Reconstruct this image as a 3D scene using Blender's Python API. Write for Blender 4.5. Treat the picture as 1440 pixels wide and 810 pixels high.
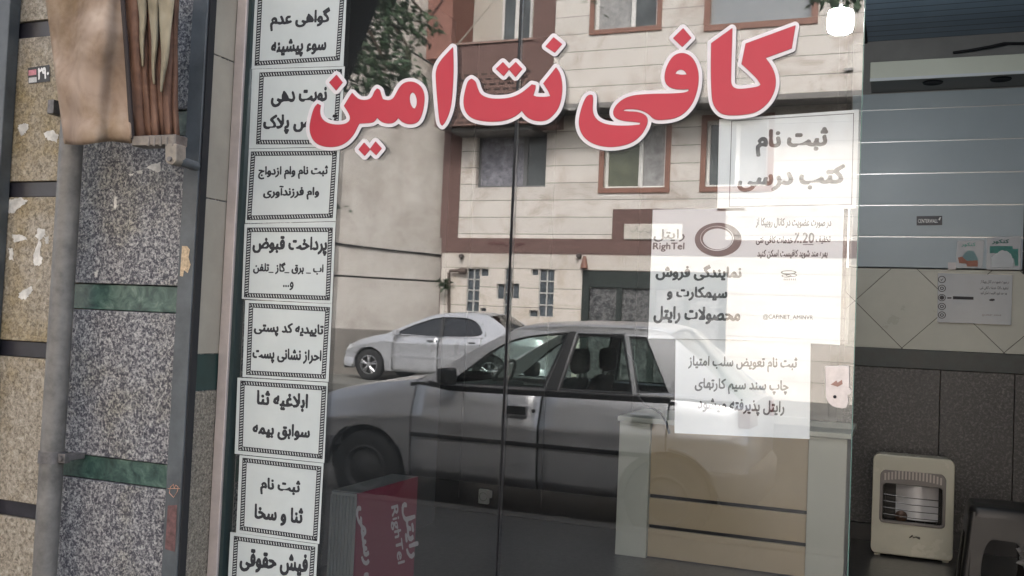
import bpy, bmesh, math, random, re, unicodedata
import numpy as np
from mathutils import Vector, Matrix

for _o in list(bpy.data.objects):
    bpy.data.objects.remove(_o)
S = bpy.context.scene
COL = S.collection
R = math.radians

# ------------------------------------------------------------------ camera
FPX, YAW, PITCH, ROLL = 1350.0, R(22), 48/1350.0, 0.043
EYE = np.array([0.0, -2.15, 1.30])
_f = np.array([-math.sin(YAW)*math.cos(PITCH), math.cos(YAW)*math.cos(PITCH), math.sin(PITCH)])
_r = np.array([math.cos(YAW), math.sin(YAW), 0.0])
_u = np.cross(_r, _f)
_r2 = _r*math.cos(ROLL) + _u*math.sin(ROLL)
_u2 = _u*math.cos(ROLL) - _r*math.sin(ROLL)
cam = bpy.data.cameras.new('camera')
cam.lens = FPX/1440*36.0
cam.sensor_width = 36.0
cam.clip_start = 0.05
cam.clip_end = 400
co = bpy.data.objects.new('camera', cam)
COL.objects.link(co)
M = Matrix(((_r2[0], _u2[0], -_f[0], EYE[0]), (_r2[1], _u2[1], -_f[1], EYE[1]), (_r2[2], _u2[2], -_f[2], EYE[2]), (0, 0, 0, 1)))
co.matrix_world = M
S.camera = co

# ------------------------------------------------------------------ world, sun, exposure
SUN_EL, SUN_AZ = R(41), R(16)          # the sun stands behind the shop, over the street
W = bpy.data.worlds.new('World')
S.world = W
W.use_nodes = True
nt = W.node_tree
sky = nt.nodes.new('ShaderNodeTexSky')
sky.sky_type = 'NISHITA'
sky.sun_disc = False
sky.sun_elevation = SUN_EL
sky.sun_rotation = SUN_AZ
sky.air_density = 0.9
sky.dust_density = 4.0
sky.ozone_density = 0.6
hs = nt.nodes.new('ShaderNodeHueSaturation')      # thin cloud whitens the blue
hs.inputs['Saturation'].default_value = 0.55
nt.links.new(sky.outputs[0], hs.inputs['Color'])
nt.links.new(hs.outputs[0], nt.nodes['Background'].inputs[0])
nt.nodes['Background'].inputs[1].default_value = 0.13
sl = bpy.data.lights.new('sun', 'SUN')
sl.energy = 1.5
sl.angle = R(16)
sl.color = (1.0, 0.96, 0.9)
so = bpy.data.objects.new('sun', sl)
COL.objects.link(so)
_sd = Vector((math.sin(SUN_AZ)*math.cos(SUN_EL), math.cos(SUN_AZ)*math.cos(SUN_EL), math.sin(SUN_EL)))
so.rotation_euler = _sd.to_track_quat('Z', 'Y').to_euler()
so.location = _sd*40
S.view_settings.view_transform = 'Standard'
S.view_settings.look = 'None'
S.view_settings.gamma = 1
S.view_settings.exposure = 2.52
S.cycles.transparent_max_bounces = 24
S.cycles.max_bounces = 10
S.cycles.glossy_bounces = 5
S.cycles.caustics_reflective = False
S.cycles.caustics_refractive = False
S.cycles.use_denoising = True

# ------------------------------------------------------------------ helpers
def ray(px, py):
    return _f*FPX + _r2*(px-720) - _u2*(py-405)
def P(px, py, Y):                      # measured point of the photograph -> point on the plane y = Y
    d = ray(px, py)
    return EYE + d*(Y-EYE[1])/d[1]
def PX(px, py, X):
    d = ray(px, py)
    return EYE + d*(X-EYE[0])/d[0]
def PM(px, py, Y):                     # same for the street, which the photograph shows mirrored in the glass
    p = P(px, py, Y)
    return np.array([p[0], -p[1], p[2]])

OFF = {}
def _link(o, parent):
    COL.objects.link(o)
    if parent is not None:
        o.parent = parent
        OFF[o.name] = OFF[parent.name]
    else:
        OFF[o.name] = np.zeros(3)
    return o
def tag(o, label=None, cat=None, group=None, kind=None):
    if label: o['label'] = label
    if cat: o['category'] = cat
    if group: o['group'] = group
    if kind: o['kind'] = kind
    return o
def thing(name, loc, label, cat, group=None):
    o = bpy.data.objects.new(name, None)
    o.empty_display_size = 0.1
    o.location = loc
    COL.objects.link(o)
    OFF[o.name] = np.array(loc, float)
    return tag(o, label, cat, group)

class MB:
    def __init__(s):
        s.v = []; s.f = []
    def face(s, pts):
        n = len(s.v); s.v += [tuple(map(float, p)) for p in pts]; s.f.append(tuple(range(n, n+len(pts)))); return s
    def add(s, vs, fs):
        n = len(s.v); s.v += [tuple(map(float, p)) for p in vs]; s.f += [tuple(i+n for i in f) for f in fs]; return s
    def box(s, x0, x1, y0, y1, z0, z1):
        x0, x1 = min(x0, x1), max(x0, x1); y0, y1 = min(y0, y1), max(y0, y1); z0, z1 = min(z0, z1), max(z0, z1)
        return s.add([(x0,y0,z0),(x1,y0,z0),(x1,y1,z0),(x0,y1,z0),(x0,y0,z1),(x1,y0,z1),(x1,y1,z1),(x0,y1,z1)],
                     [(0,3,2,1),(4,5,6,7),(0,1,5,4),(1,2,6,5),(2,3,7,6),(3,0,4,7)])
    def hexa(s, a, b):                 # two quads a, b (4 pts each) joined
        return s.add(list(a)+list(b), [(3,2,1,0),(4,5,6,7),(0,1,5,4),(1,2,6,5),(2,3,7,6),(3,0,4,7)])
    def tube(s, pts, r, n=8, caps=True):
        pts = [np.array(p, float) for p in pts]
        rs = r if isinstance(r, (list, tuple)) else [r]*len(pts)
        rings = []
        for i, p in enumerate(pts):
            d = pts[min(i+1, len(pts)-1)] - pts[max(i-1, 0)]
            d = d/(np.linalg.norm(d)+1e-9)
            a = np.array([0, 0, 1.0]) if abs(d[2]) < 0.9 else np.array([1.0, 0, 0])
            e1 = np.cross(d, a); e1 /= np.linalg.norm(e1); e2 = np.cross(d, e1)
            rings.append([p + rs[i]*(math.cos(2*math.pi*k/n)*e1 + math.sin(2*math.pi*k/n)*e2) for k in range(n)])
        vs = [q for rg in rings for q in rg]; fs = []
        for i in range(len(pts)-1):
            for k in range(n):
                fs.append((i*n+k, i*n+(k+1) % n, (i+1)*n+(k+1) % n, (i+1)*n+k))
        if caps:
            fs.append(tuple(range(n))); fs.append(tuple((len(pts)-1)*n+k for k in range(n))[::-1])
        return s.add(vs, fs)
    def grid(s, rows):                 # rows of points -> quads
        n = len(rows[0]); fs = []
        for i in range(len(rows)-1):
            for k in range(n-1):
                fs.append((i*n+k, i*n+k+1, (i+1)*n+k+1, (i+1)*n+k))
        return s.add([p for r_ in rows for p in r_], fs)
    def lathe(s, prof, c, axis='y', n=32):   # prof: (radius, height) pairs
        rows = []
        for (r_, h) in prof:
            rw = []
            for k in range(n+1):
                a = 2*math.pi*k/n; x, z = r_*math.cos(a), r_*math.sin(a)
                rw.append((c[0]+x, c[1]+h, c[2]+z) if axis == 'y' else (c[0]+x, c[1]+z, c[2]+h))
            rows.append(rw)
        return s.grid(rows)
    def disc(s, c, r_, axis='y', n=24):
        pts = []
        for k in range(n):
            a = 2*math.pi*k/n
            pts.append((c[0]+r_*math.cos(a), c[1], c[2]+r_*math.sin(a)) if axis == 'y' else (c[0]+r_*math.cos(a), c[1]+r_*math.sin(a), c[2]))
        return s.face(pts)
    def build(s, name, m, parent=None, smooth=False, bevel=0, seg=2, solid=0):
        me = bpy.data.meshes.new(name)
        off = OFF[parent.name] if parent is not None else np.zeros(3)
        me.from_pydata([tuple(np.array(v)-off) for v in s.v], [], s.f)
        bm = bmesh.new(); bm.from_mesh(me)
        bmesh.ops.remove_doubles(bm, verts=bm.verts, dist=1e-5)
        bmesh.ops.recalc_face_normals(bm, faces=bm.faces)
        bm.to_mesh(me); bm.free()
        if smooth:
            for p in me.polygons: p.use_smooth = True
        if m is not None: me.materials.append(m)
        o = bpy.data.objects.new(name, me)
        _link(o, parent)
        if solid:
            md = o.modifiers.new('s', 'SOLIDIFY'); md.thickness = solid; md.offset = 0
        if bevel:
            md = o.modifiers.new('b', 'BEVEL'); md.width = bevel; md.segments = seg; md.limit_method = 'ANGLE'; md.angle_limit = R(35)
            if smooth is False:
                for p in me.polygons: p.use_smooth = True
                try:
                    me.set_sharp_from_angle(angle=R(40))
                except Exception: pass
                md.harden_normals = True
        elif smooth:
            try: me.set_sharp_from_angle(angle=R(50))
            except Exception: pass
        return o

# ------------------------------------------------------------------ materials
MATS = {}
def N(m, t): return m.node_tree.nodes.new(t)
def mat(name, col, rough=0.6, metal=0.0, var=0.0, vscale=3.0, bump=0.0, bscale=60.0, col2=None, spec=0.5, coat=0.0, emis=None, alpha=None):
    if name in MATS: return MATS[name]
    m = bpy.data.materials.new(name); m.use_nodes = True
    b = m.node_tree.nodes['Principled BSDF']; L = m.node_tree.links
    b.inputs['Base Color'].default_value = (*col, 1)
    b.inputs['Roughness'].default_value = rough
    b.inputs['Metallic'].default_value = metal
    b.inputs['Specular IOR Level'].default_value = spec
    b.inputs['Coat Weight'].default_value = coat
    b.inputs['Coat Roughness'].default_value = 0.05
    tc = N(m, 'ShaderNodeTexCoord')
    if var > 0 or col2:
        n1 = N(m, 'ShaderNodeTexNoise'); n1.inputs['Scale'].default_value = vscale; n1.inputs['Detail'].default_value = 6; n1.inputs['Roughness'].default_value = 0.65
        L.new(tc.outputs['Object'], n1.inputs['Vector'])
        rp = N(m, 'ShaderNodeValToRGB')
        c2 = col2 if col2 else tuple(c*(1-var) for c in col)
        c1 = col if col2 else tuple(min(1, c*(1+var*0.6)) for c in col)
        rp.color_ramp.elements[0].position = 0.33; rp.color_ramp.elements[0].color = (*c2, 1)
        rp.color_ramp.elements[1].position = 0.68; rp.color_ramp.elements[1].color = (*c1, 1)
        L.new(n1.outputs['Fac'], rp.inputs['Fac']); L.new(rp.outputs['Color'], b.inputs['Base Color'])
        mr = N(m, 'ShaderNodeMapRange'); mr.inputs['To Min'].default_value = max(0, rough-0.12); mr.inputs['To Max'].default_value = min(1, rough+0.12)
        L.new(n1.outputs['Fac'], mr.inputs['Value']); L.new(mr.outputs['Result'], b.inputs['Roughness'])
    if bump > 0:
        n2 = N(m, 'ShaderNodeTexNoise'); n2.inputs['Scale'].default_value = bscale; n2.inputs['Detail'].default_value = 5
        L.new(tc.outputs['Object'], n2.inputs['Vector'])
        bp = N(m, 'ShaderNodeBump'); bp.inputs['Strength'].default_value = bump; bp.inputs['Distance'].default_value = 0.01
        L.new(n2.outputs['Fac'], bp.inputs['Height']); L.new(bp.outputs['Normal'], b.inputs['Normal'])
    if emis:
        b.inputs['Emission Color'].default_value = (*emis[0], 1); b.inputs['Emission Strength'].default_value = emis[1]
    MATS[name] = m
    return m

def granite(name, ramp, scale=230, big=None, rough=0.45, bump=0.25, bdist=0.003):
    """speckled stone: ramp = [(pos, colour)...]; big = (colour, scale, lo, hi) stains with their own shape"""
    if name in MATS: return MATS[name]
    m = bpy.data.materials.new(name); m.use_nodes = True
    b = m.node_tree.nodes['Principled BSDF']; L = m.node_tree.links
    tc = N(m, 'ShaderNodeTexCoord')
    n1 = N(m, 'ShaderNodeTexNoise'); n1.inputs['Scale'].default_value = scale; n1.inputs['Detail'].default_value = 3; n1.inputs['Roughness'].default_value = 0.7; n1.inputs['Distortion'].default_value = 0.6
    L.new(tc.outputs['Object'], n1.inputs['Vector'])
    rp = N(m, 'ShaderNodeValToRGB')
    els = rp.color_ramp.elements
    els[0].position, els[0].color = ramp[0][0], (*ramp[0][1], 1)
    els[1].position, els[1].color = ramp[-1][0], (*ramp[-1][1], 1)
    for p, c in ramp[1:-1]:
        e = els.new(p); e.color = (*c, 1)
    L.new(n1.outputs['Fac'], rp.inputs['Fac'])
    out = rp.outputs['Color']
    if big:
        n2 = N(m, 'ShaderNodeTexNoise'); n2.inputs['Scale'].default_value = big[1]; n2.inputs['Detail'].default_value = 7; n2.inputs['Roughness'].default_value = 0.7
        L.new(tc.outputs['Object'], n2.inputs['Vector'])
        mr = N(m, 'ShaderNodeMapRange'); mr.inputs['From Min'].default_value = big[2]; mr.inputs['From Max'].default_value = big[3]; mr.inputs['To Max'].default_value = big[4] if len(big) > 4 else 0.75
        L.new(n2.outputs['Fac'], mr.inputs['Value'])
        mx = N(m, 'ShaderNodeMix'); mx.data_type = 'RGBA'; mx.blend_type = 'MULTIPLY'
        L.new(mr.outputs['Result'], mx.inputs[0]); L.new(out, mx.inputs[6]); mx.inputs[7].default_value = (*big[0], 1)
        out = mx.outputs[2]
    L.new(out, b.inputs['Base Color'])
    b.inputs['Roughness'].default_value = rough
    bp = N(m, 'ShaderNodeBump'); bp.inputs['Strength'].default_value = bump; bp.inputs['Distance'].default_value = bdist
    L.new(n1.outputs['Fac'], bp.inputs['Height']); L.new(bp.outputs['Normal'], b.inputs['Normal'])
    MATS[name] = m
    return m

def glassmat(name, tint, r0, rough=0.0, dirt_haze=0.0):
    """thin sheet of glass: clear or tinted, with the mirror reflection growing towards grazing angles"""
    m = bpy.data.materials.new(name); m.use_nodes = True
    n = m.node_tree.nodes; L = m.node_tree.links
    n.remove(n['Principled BSDF'])
    tr = N(m, 'ShaderNodeBsdfTransparent'); tr.inputs[0].default_value = (*tint, 1)
    gl = N(m, 'ShaderNodeBsdfGlossy'); gl.inputs['Roughness'].default_value = rough; gl.inputs['Color'].default_value = (0.98, 0.99, 1.0, 1)
    lw = N(m, 'ShaderNodeLayerWeight'); lw.inputs['Blend'].default_value = 0.5
    pw = N(m, 'ShaderNodeMath'); pw.operation = 'POWER'; pw.inputs[1].default_value = 5
    L.new(lw.outputs['Facing'], pw.inputs[0])
    mr = N(m, 'ShaderNodeMapRange'); mr.inputs['To Min'].default_value = r0
    L.new(pw.outputs[0], mr.inputs['Value'])
    mx = N(m, 'ShaderNodeMixShader')
    L.new(mr.outputs['Result'], mx.inputs[0]); L.new(tr.outputs[0], mx.inputs[1]); L.new(gl.outputs[0], mx.inputs[2])
    out = mx.outputs[0]
    if dirt_haze > 0:
        tc = N(m, 'ShaderNodeTexCoord')
        ns = N(m, 'ShaderNodeTexNoise'); ns.inputs['Scale'].default_value = 3.0; ns.inputs['Detail'].default_value = 8; ns.inputs['Roughness'].default_value = 0.75
        L.new(tc.outputs['Object'], ns.inputs['Vector'])
        m2 = N(m, 'ShaderNodeMapRange'); m2.inputs['From Min'].default_value = 0.4; m2.inputs['From Max'].default_value = 0.8; m2.inputs['To Max'].default_value = dirt_haze
        L.new(ns.outputs['Fac'], m2.inputs['Value'])
        df = N(m, 'ShaderNodeBsdfDiffuse'); df.inputs[0].default_value = (0.55, 0.55, 0.52, 1)
        m3 = N(m, 'ShaderNodeMixShader')
        L.new(m2.outputs['Result'], m3.inputs[0]); L.new(out, m3.inputs[1]); L.new(df.outputs[0], m3.inputs[2])
        out = m3.outputs[0]
    L.new(out, n['Material Output'].inputs['Surface'])
    MATS[name] = m
    return m

def lined(name, col, period, axis='Z', line=(0.12, 0.11, 0.10), lw=0.012, stain=None, rough=0.6, phase=0.0, vperiod=None, vphase=0.0):
    """cladding with real joint lines: boards or stone courses of the given height"""
    if name in MATS: return MATS[name]
    m = bpy.data.materials.new(name); m.use_nodes = True
    b = m.node_tree.nodes['Principled BSDF']; L = m.node_tree.links
    tc = N(m, 'ShaderNodeTexCoord'); sp = N(m, 'ShaderNodeSeparateXYZ'); L.new(tc.outputs['Object'], sp.inputs[0])
    def groove(ax, per, ph, w):
        a = N(m, 'ShaderNodeMath'); a.operation = 'ADD'; a.inputs[1].default_value = ph + 1000*per; L.new(sp.outputs[ax], a.inputs[0])
        d = N(m, 'ShaderNodeMath'); d.operation = 'DIVIDE'; d.inputs[1].default_value = per; L.new(a.outputs[0], d.inputs[0])
        fr = N(m, 'ShaderNodeMath'); fr.operation = 'FRACT'; L.new(d.outputs[0], fr.inputs[0])
        lt = N(m, 'ShaderNodeMath'); lt.operation = 'LESS_THAN'; lt.inputs[1].default_value = w/per; L.new(fr.outputs[0], lt.inputs[0])
        fl = N(m, 'ShaderNodeMath'); fl.operation = 'FLOOR'; L.new(d.outputs[0], fl.inputs[0])
        return lt.outputs[0], fl.outputs[0]
    g, row = groove(axis, period, phase, lw)
    if vperiod:
        g2, _ = groove('X', vperiod, vphase, lw)
        mxx = N(m, 'ShaderNodeMath'); mxx.operation = 'MAXIMUM'; L.new(g, mxx.inputs[0]); L.new(g2, mxx.inputs[1]); g = mxx.outputs[0]
    base = N(m, 'ShaderNodeTexNoise'); base.inputs['Scale'].default_value = 1.3; base.inputs['Detail'].default_value = 8; base.inputs['Roughness'].default_value = 0.68; base.inputs['Distortion'].default_value = 1.2
    L.new(tc.outputs['Object'], base.inputs['Vector'])
    rp = N(m, 'ShaderNodeValToRGB')
    st = stain if stain else tuple(c*0.85 for c in col)
    rp.color_ramp.elements[0].position = 0.28; rp.color_ramp.elements[0].color = (*st, 1)
    rp.color_ramp.elements[1].position = 0.5; rp.color_ramp.elements[1].color = (*col, 1)
    L.new(base.outputs['Fac'], rp.inputs['Fac'])
    wn = N(m, 'ShaderNodeTexWhiteNoise'); wn.noise_dimensions = '1D'; L.new(row, wn.inputs['W'])
    hv = N(m, 'ShaderNodeMapRange'); hv.inputs['To Min'].default_value = 0.92; hv.inputs['To Max'].default_value = 1.06; L.new(wn.outputs['Value'], hv.inputs['Value'])
    mu = N(m, 'ShaderNodeMix'); mu.data_type = 'RGBA'; mu.blend_type = 'MULTIPLY'; mu.inputs[0].default_value = 1.0
    L.new(rp.outputs['Color'], mu.inputs[6]); L.new(hv.outputs['Result'], mu.inputs[7])
    mx = N(m, 'ShaderNodeMix'); mx.data_type = 'RGBA'
    L.new(g, mx.inputs[0]); L.new(mu.outputs[2], mx.inputs[6]); mx.inputs[7].default_value = (*line, 1)
    L.new(mx.outputs[2], b.inputs['Base Color'])
    b.inputs['Roughness'].default_value = rough
    bp = N(m, 'ShaderNodeBump'); bp.invert = True; bp.inputs['Strength'].default_value = 0.5; bp.inputs['Distance'].default_value = 0.01
    L.new(g, bp.inputs['Height']); L.new(bp.outputs['Normal'], b.inputs['Normal'])
    MATS[name] = m
    return m

def brickmat(name, c1, c2, mortar, w=0.22, h=0.07, gap=0.012):
    if name in MATS: return MATS[name]
    m = bpy.data.materials.new(name); m.use_nodes = True
    b = m.node_tree.nodes['Principled BSDF']; L = m.node_tree.links
    tc = N(m, 'ShaderNodeTexCoord'); sp = N(m, 'ShaderNodeSeparateXYZ'); L.new(tc.outputs['Object'], sp.inputs[0])
    cb = N(m, 'ShaderNodeCombineXYZ'); ad = N(m, 'ShaderNodeMath'); ad.operation = 'ADD'
    L.new(sp.outputs['X'], ad.inputs[0]); L.new(sp.outputs['Y'], ad.inputs[1]); L.new(ad.outputs[0], cb.inputs['X']); L.new(sp.outputs['Z'], cb.inputs['Y'])
    br = N(m, 'ShaderNodeTexBrick'); br.inputs['Scale'].default_value = 1.0
    br.inputs['Color1'].default_value = (*c1, 1); br.inputs['Color2'].default_value = (*c2, 1); br.inputs['Mortar'].default_value = (*mortar, 1)
    br.inputs['Brick Width'].default_value = w; br.inputs['Row Height'].default_value = h; br.inputs['Mortar Size'].default_value = gap
    L.new(cb.outputs[0], br.inputs['Vector'])
    L.new(br.outputs['Color'], b.inputs['Base Color']); b.inputs['Roughness'].default_value = 0.85
    bp = N(m, 'ShaderNodeBump'); bp.invert = True; bp.inputs['Strength'].default_value = 0.6; bp.inputs['Distance'].default_value = 0.01
    L.new(br.outputs['Fac'], bp.inputs['Height']); L.new(bp.outputs['Normal'], b.inputs['Normal'])
    MATS[name] = m
    return m

# ------------------------------------------------------------------ lettering
FORMS = {}
for cp in list(range(0xFB50, 0xFC00)) + list(range(0xFE80, 0xFEFD)):
    dd = unicodedata.decomposition(chr(cp)).split()
    if len(dd) == 2: FORMS.setdefault(chr(int(dd[1], 16)), {})[dd[0]] = chr(cp)
def shape(s):                          # contextual letter forms in visual order
    out = []; n = len(s); i = 0; prev = False
    dual = lambda c: c in FORMS and '<initial>' in FORMS[c]
    joins = lambda c: c in FORMS and '<final>' in FORMS[c]
    while i < n:
        c = s[i]
        if c == 'ل' and i+1 < n and s[i+1] == 'ا':
            out.append('\ufefc' if prev else '\ufefb'); prev = False; i += 2; continue
        if c in FORMS:
            nx = s[i+1] if i+1 < n else ' '
            r_ = dual(c) and joins(nx); l_ = prev and joins(c)
            k = '<medial>' if r_ and l_ else '<initial>' if r_ else '<final>' if l_ else '<isolated>'
            out.append(FORMS[c].get(k, c)); prev = dual(c)
        else:
            out.append(c); prev = False
        i += 1
    v = ''.join(reversed(out))
    return re.sub('[0-9\u06f0-\u06f9]{2,}', lambda k: k.group(0)[::-1], v)     # numbers keep their own direction

def contour(F, lev):
    """marching squares: closed loops where F crosses lev (F is low at the border)"""
    H, Wd = F.shape
    A = F > lev
    segs = {}
    ys, xs = np.nonzero((A[:-1, :-1] != A[1:, :-1]) | (A[:-1, :-1] != A[:-1, 1:]) | (A[:-1, :-1] != A[1:, 1:]))
    def pt(e):
        k, y, x = e
        if k == 0: t = (lev-F[y, x])/(F[y, x+1]-F[y, x]); return (x+t, y)
        t = (lev-F[y, x])/(F[y+1, x]-F[y, x]); return (x, y+t)
    TB = {1: [(3, 0)], 2: [(0, 1)], 3: [(3, 1)], 4: [(1, 2)], 5: [(3, 2), (1, 0)], 6: [(0, 2)], 7: [(3, 2)], 8: [(2, 3)], 9: [(2, 0)], 10: [(0, 3), (2, 1)], 11: [(2, 1)], 12: [(1, 3)], 13: [(1, 0)], 14: [(0, 3)]}
    for y, x in zip(ys, xs):
        c = int(A[y, x]) | int(A[y, x+1]) << 1 | int(A[y+1, x+1]) << 2 | int(A[y+1, x]) << 3
        E = [(0, y, x), (1, y, x+1), (0, y+1, x), (1, y, x)]
        for a, b in TB.get(c, []): segs[E[a]] = E[b]
    loops = []
    while segs:
        s0 = next(iter(segs)); cur = s0; lp = []
        while cur in segs:
            lp.append(pt(cur)); cur = segs.pop(cur)
        if len(lp) > 5: loops.append(lp)
    return loops
def thin(lp, tol):
    a = np.array(lp); keep = [0]
    i = 0; n = len(a)
    while i < n-1:
        j = min(n-1, i+2); best = i+1
        while j < n and j-i < 14:
            seg = a[j]-a[i]; L_ = np.hypot(*seg)+1e-9
            d = np.abs(seg[0]*(a[i:j+1, 1]-a[i, 1]) - seg[1]*(a[i:j+1, 0]-a[i, 0]))/L_
            if d.max() > tol: break
            best = j; j += 1
        keep.append(best); i = best
    return a[keep[:-1]] if len(keep) > 4 else a
def fill(loops):
    """filled flat polygons (even-odd) from loops -> verts (n,2), faces"""
    cu = bpy.data.curves.new('f', 'CURVE'); cu.dimensions = '2D'; cu.fill_mode = 'BOTH'
    for lp in loops:
        sp = cu.splines.new('POLY'); sp.points.add(len(lp)-1)
        for q, p in zip(sp.points, lp): q.co = (p[0], p[1], 0, 1)
        sp.use_cyclic_u = True
    o = bpy.data.objects.new('f', cu); COL.objects.link(o)
    dg = bpy.context.evaluated_depsgraph_get()
    me = bpy.data.meshes.new_from_object(o.evaluated_get(dg))
    v = np.array([tuple(q.co)[:2] for q in me.vertices]).reshape(-1, 2); f = [tuple(p.vertices) for p in me.polygons]
    bpy.data.objects.remove(o); bpy.data.curves.remove(cu); bpy.data.meshes.remove(me)
    return v, f
_tc = {}
def glyphs(text, bold):
    """text -> flat mesh with verts normalised to the unit box; strokes swollen by bold (fraction of the em)"""
    key = (text, bold)
    if key in _tc: return _tc[key]
    cu = bpy.data.curves.new('t', 'FONT'); cu.resolution_u = 3
    cu.body = shape(text) if any(ord(c) > 0x5ff for c in text) else text
    o = bpy.data.objects.new('t', cu); COL.objects.link(o)
    dg = bpy.context.evaluated_depsgraph_get()
    me = bpy.data.meshes.new_from_object(o.evaluated_get(dg))
    v = np.array([tuple(q.co)[:2] for q in me.vertices]).reshape(-1, 2)
    me.calc_loop_triangles(); tr = [tuple(t.vertices) for t in me.loop_triangles]
    bpy.data.objects.remove(o); bpy.data.curves.remove(cu); bpy.data.meshes.remove(me)
    em = 44.0; pad = 8
    q = (v-v.min(0))*em + pad
    Wd, H = (q.max(0)+pad+1).astype(int)
    G = np.zeros((H, Wd), bool)
    for t in tr:
        a, b, c = q[t[0]], q[t[1]], q[t[2]]
        x0, y0 = np.floor(np.minimum(np.minimum(a, b), c)).astype(int); x1, y1 = np.ceil(np.maximum(np.maximum(a, b), c)).astype(int)
        X, Y = np.meshgrid(np.arange(x0, x1+1), np.arange(y0, y1+1))
        e = lambda p, r_: (r_[0]-p[0])*(Y-p[1]) - (r_[1]-p[1])*(X-p[0])
        e1, e2, e3 = e(a, b), e(b, c), e(c, a)
        G[y0:y1+1, x0:x1+1] |= ((e1 >= -0.3) & (e2 >= -0.3) & (e3 >= -0.3)) | ((e1 <= 0.3) & (e2 <= 0.3) & (e3 <= 0.3))
    rad = bold*em; D = G.astype(float)
    if rad > 0:
        k = int(math.ceil(rad)); D = np.zeros_like(D)
        g = G.astype(float)
        for dy in range(-k, k+1):
            for dx in range(-k, k+1):
                wgt = min(1.0, max(0.0, rad-math.hypot(dx, dy*1.25)+0.5))
                if wgt > 0: D = np.maximum(D, wgt*np.roll(np.roll(g, dy, 0), dx, 1))
    for _ in range(2):
        D = (np.roll(D, 1, 0)+np.roll(D, -1, 0)+2*D)/4; D = (np.roll(D, 1, 1)+np.roll(D, -1, 1)+2*D)/4
    D[0] = D[-1] = 0; D[:, 0] = D[:, -1] = 0
    loops = [thin(l, 0.14) for l in contour(D, 0.47)]
    vv, ff = fill(loops)
    vv = (vv-vv.min(0))/(vv.max(0)-vv.min(0))
    _tc[key] = (vv, ff)
    return vv, ff
def letter(text, rect, proj, m, parent, slope=0.0, bold=0.045, name='lettering', vert=None):
    """rect = x0, x1, y0, y1 as measured on the photograph; proj maps photo pixel -> point on the sheet's own plane"""
    vv, ff = glyphs(text, bold)
    x0, x1, y0, y1 = rect; cx, cy = (x0+x1)/2, (y0+y1)/2
    b = MB(); pts = []
    for (a, c) in vv:
        px = (a-0.5)*(x1-x0); py = -(c-0.5)*(y1-y0)
        pts.append(proj(cx+px-py*0.045, cy+py+slope*px))
    b.add(pts, ff)
    return b.build(name, m, parent)

# ------------------------------------------------------------------ shared materials
paper_m = mat('paper', (0.73, 0.755, 0.765), 0.55, var=0.05, vscale=5, bump=0.12, bscale=9)
ink = mat('ink', (0.015, 0.017, 0.022), 0.6)
ink_grey = mat('grey_ink', (0.09, 0.09, 0.095), 0.6)
steel_dark = mat('dark_painted_steel', (0.085, 0.095, 0.10), 0.5, var=0.35, vscale=9, bump=0.1)
black_m = mat('black_rubber', (0.012, 0.012, 0.014), 0.7)
alu = mat('pinkish_aluminium', (0.46, 0.40, 0.37), 0.5, metal=0.2, var=0.15, vscale=14)
white_paint = mat('white_paint', (0.75, 0.74, 0.72), 0.5, var=0.06, vscale=4)
tilebeige = mat('beige_tile', (0.36, 0.325, 0.265), 0.45, var=0.16, vscale=5, bump=0.05, bscale=30)
gran_grey = granite('grey_granite', [(0.30, (0.016, 0.016, 0.025)), (0.43, (0.05, 0.05, 0.064)), (0.50, (0.155, 0.153, 0.16)), (0.58, (0.315, 0.31, 0.305)), (0.72, (0.54, 0.53, 0.50))], 132, big=((0.80, 0.74, 0.52), 3.2, 0.5, 0.7, 0.7), rough=0.55)
gran_beige = granite('beige_granite', [(0.26, (0.05, 0.042, 0.03)), (0.40, (0.20, 0.17, 0.125)), (0.55, (0.345, 0.30, 0.235)), (0.75, (0.52, 0.465, 0.38))], 105, big=((0.78, 0.67, 0.38), 3.0, 0.47, 0.66, 0.9), rough=0.6)
gran_brown = granite('brown_granite', [(0.30, (0.05, 0.045, 0.035)), (0.48, (0.17, 0.15, 0.12)), (0.70, (0.36, 0.32, 0.26))], 170, rough=0.55)
gran_dark = granite('dark_granite', [(0.28, (0.015, 0.015, 0.016)), (0.5, (0.042, 0.04, 0.04)), (0.72, (0.16, 0.155, 0.15))], 70, rough=0.4)
green_marble = granite('green_marble', [(0.28, (0.012, 0.03, 0.026)), (0.45, (0.035, 0.075, 0.062)), (0.58, (0.07, 0.125, 0.10)), (0.8, (0.20, 0.26, 0.22))], 26, rough=0.35)
black_stone = mat('black_stone', (0.022, 0.021, 0.028), 0.4, var=0.4, vscale=20)
asphalt = granite('asphalt', [(0.3, (0.022, 0.022, 0.023)), (0.5, (0.045, 0.045, 0.045)), (0.75, (0.10, 0.098, 0.095))], 70, big=((0.55, 0.53, 0.50), 0.7, 0.45, 0.62, 0.8), rough=0.85)
paving = lined('paving', (0.105, 0.098, 0.088), 0.4, 'Y', line=(0.045, 0.044, 0.042), lw=0.008, stain=(0.06, 0.057, 0.052), rough=0.8, vperiod=0.4)
window_glass = glassmat('shop_glass', (0.99, 0.995, 0.99), 0.082, 0.0, dirt_haze=0.015)  # diffuse dirt film, raised to paint veiling haze over the reflection

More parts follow.
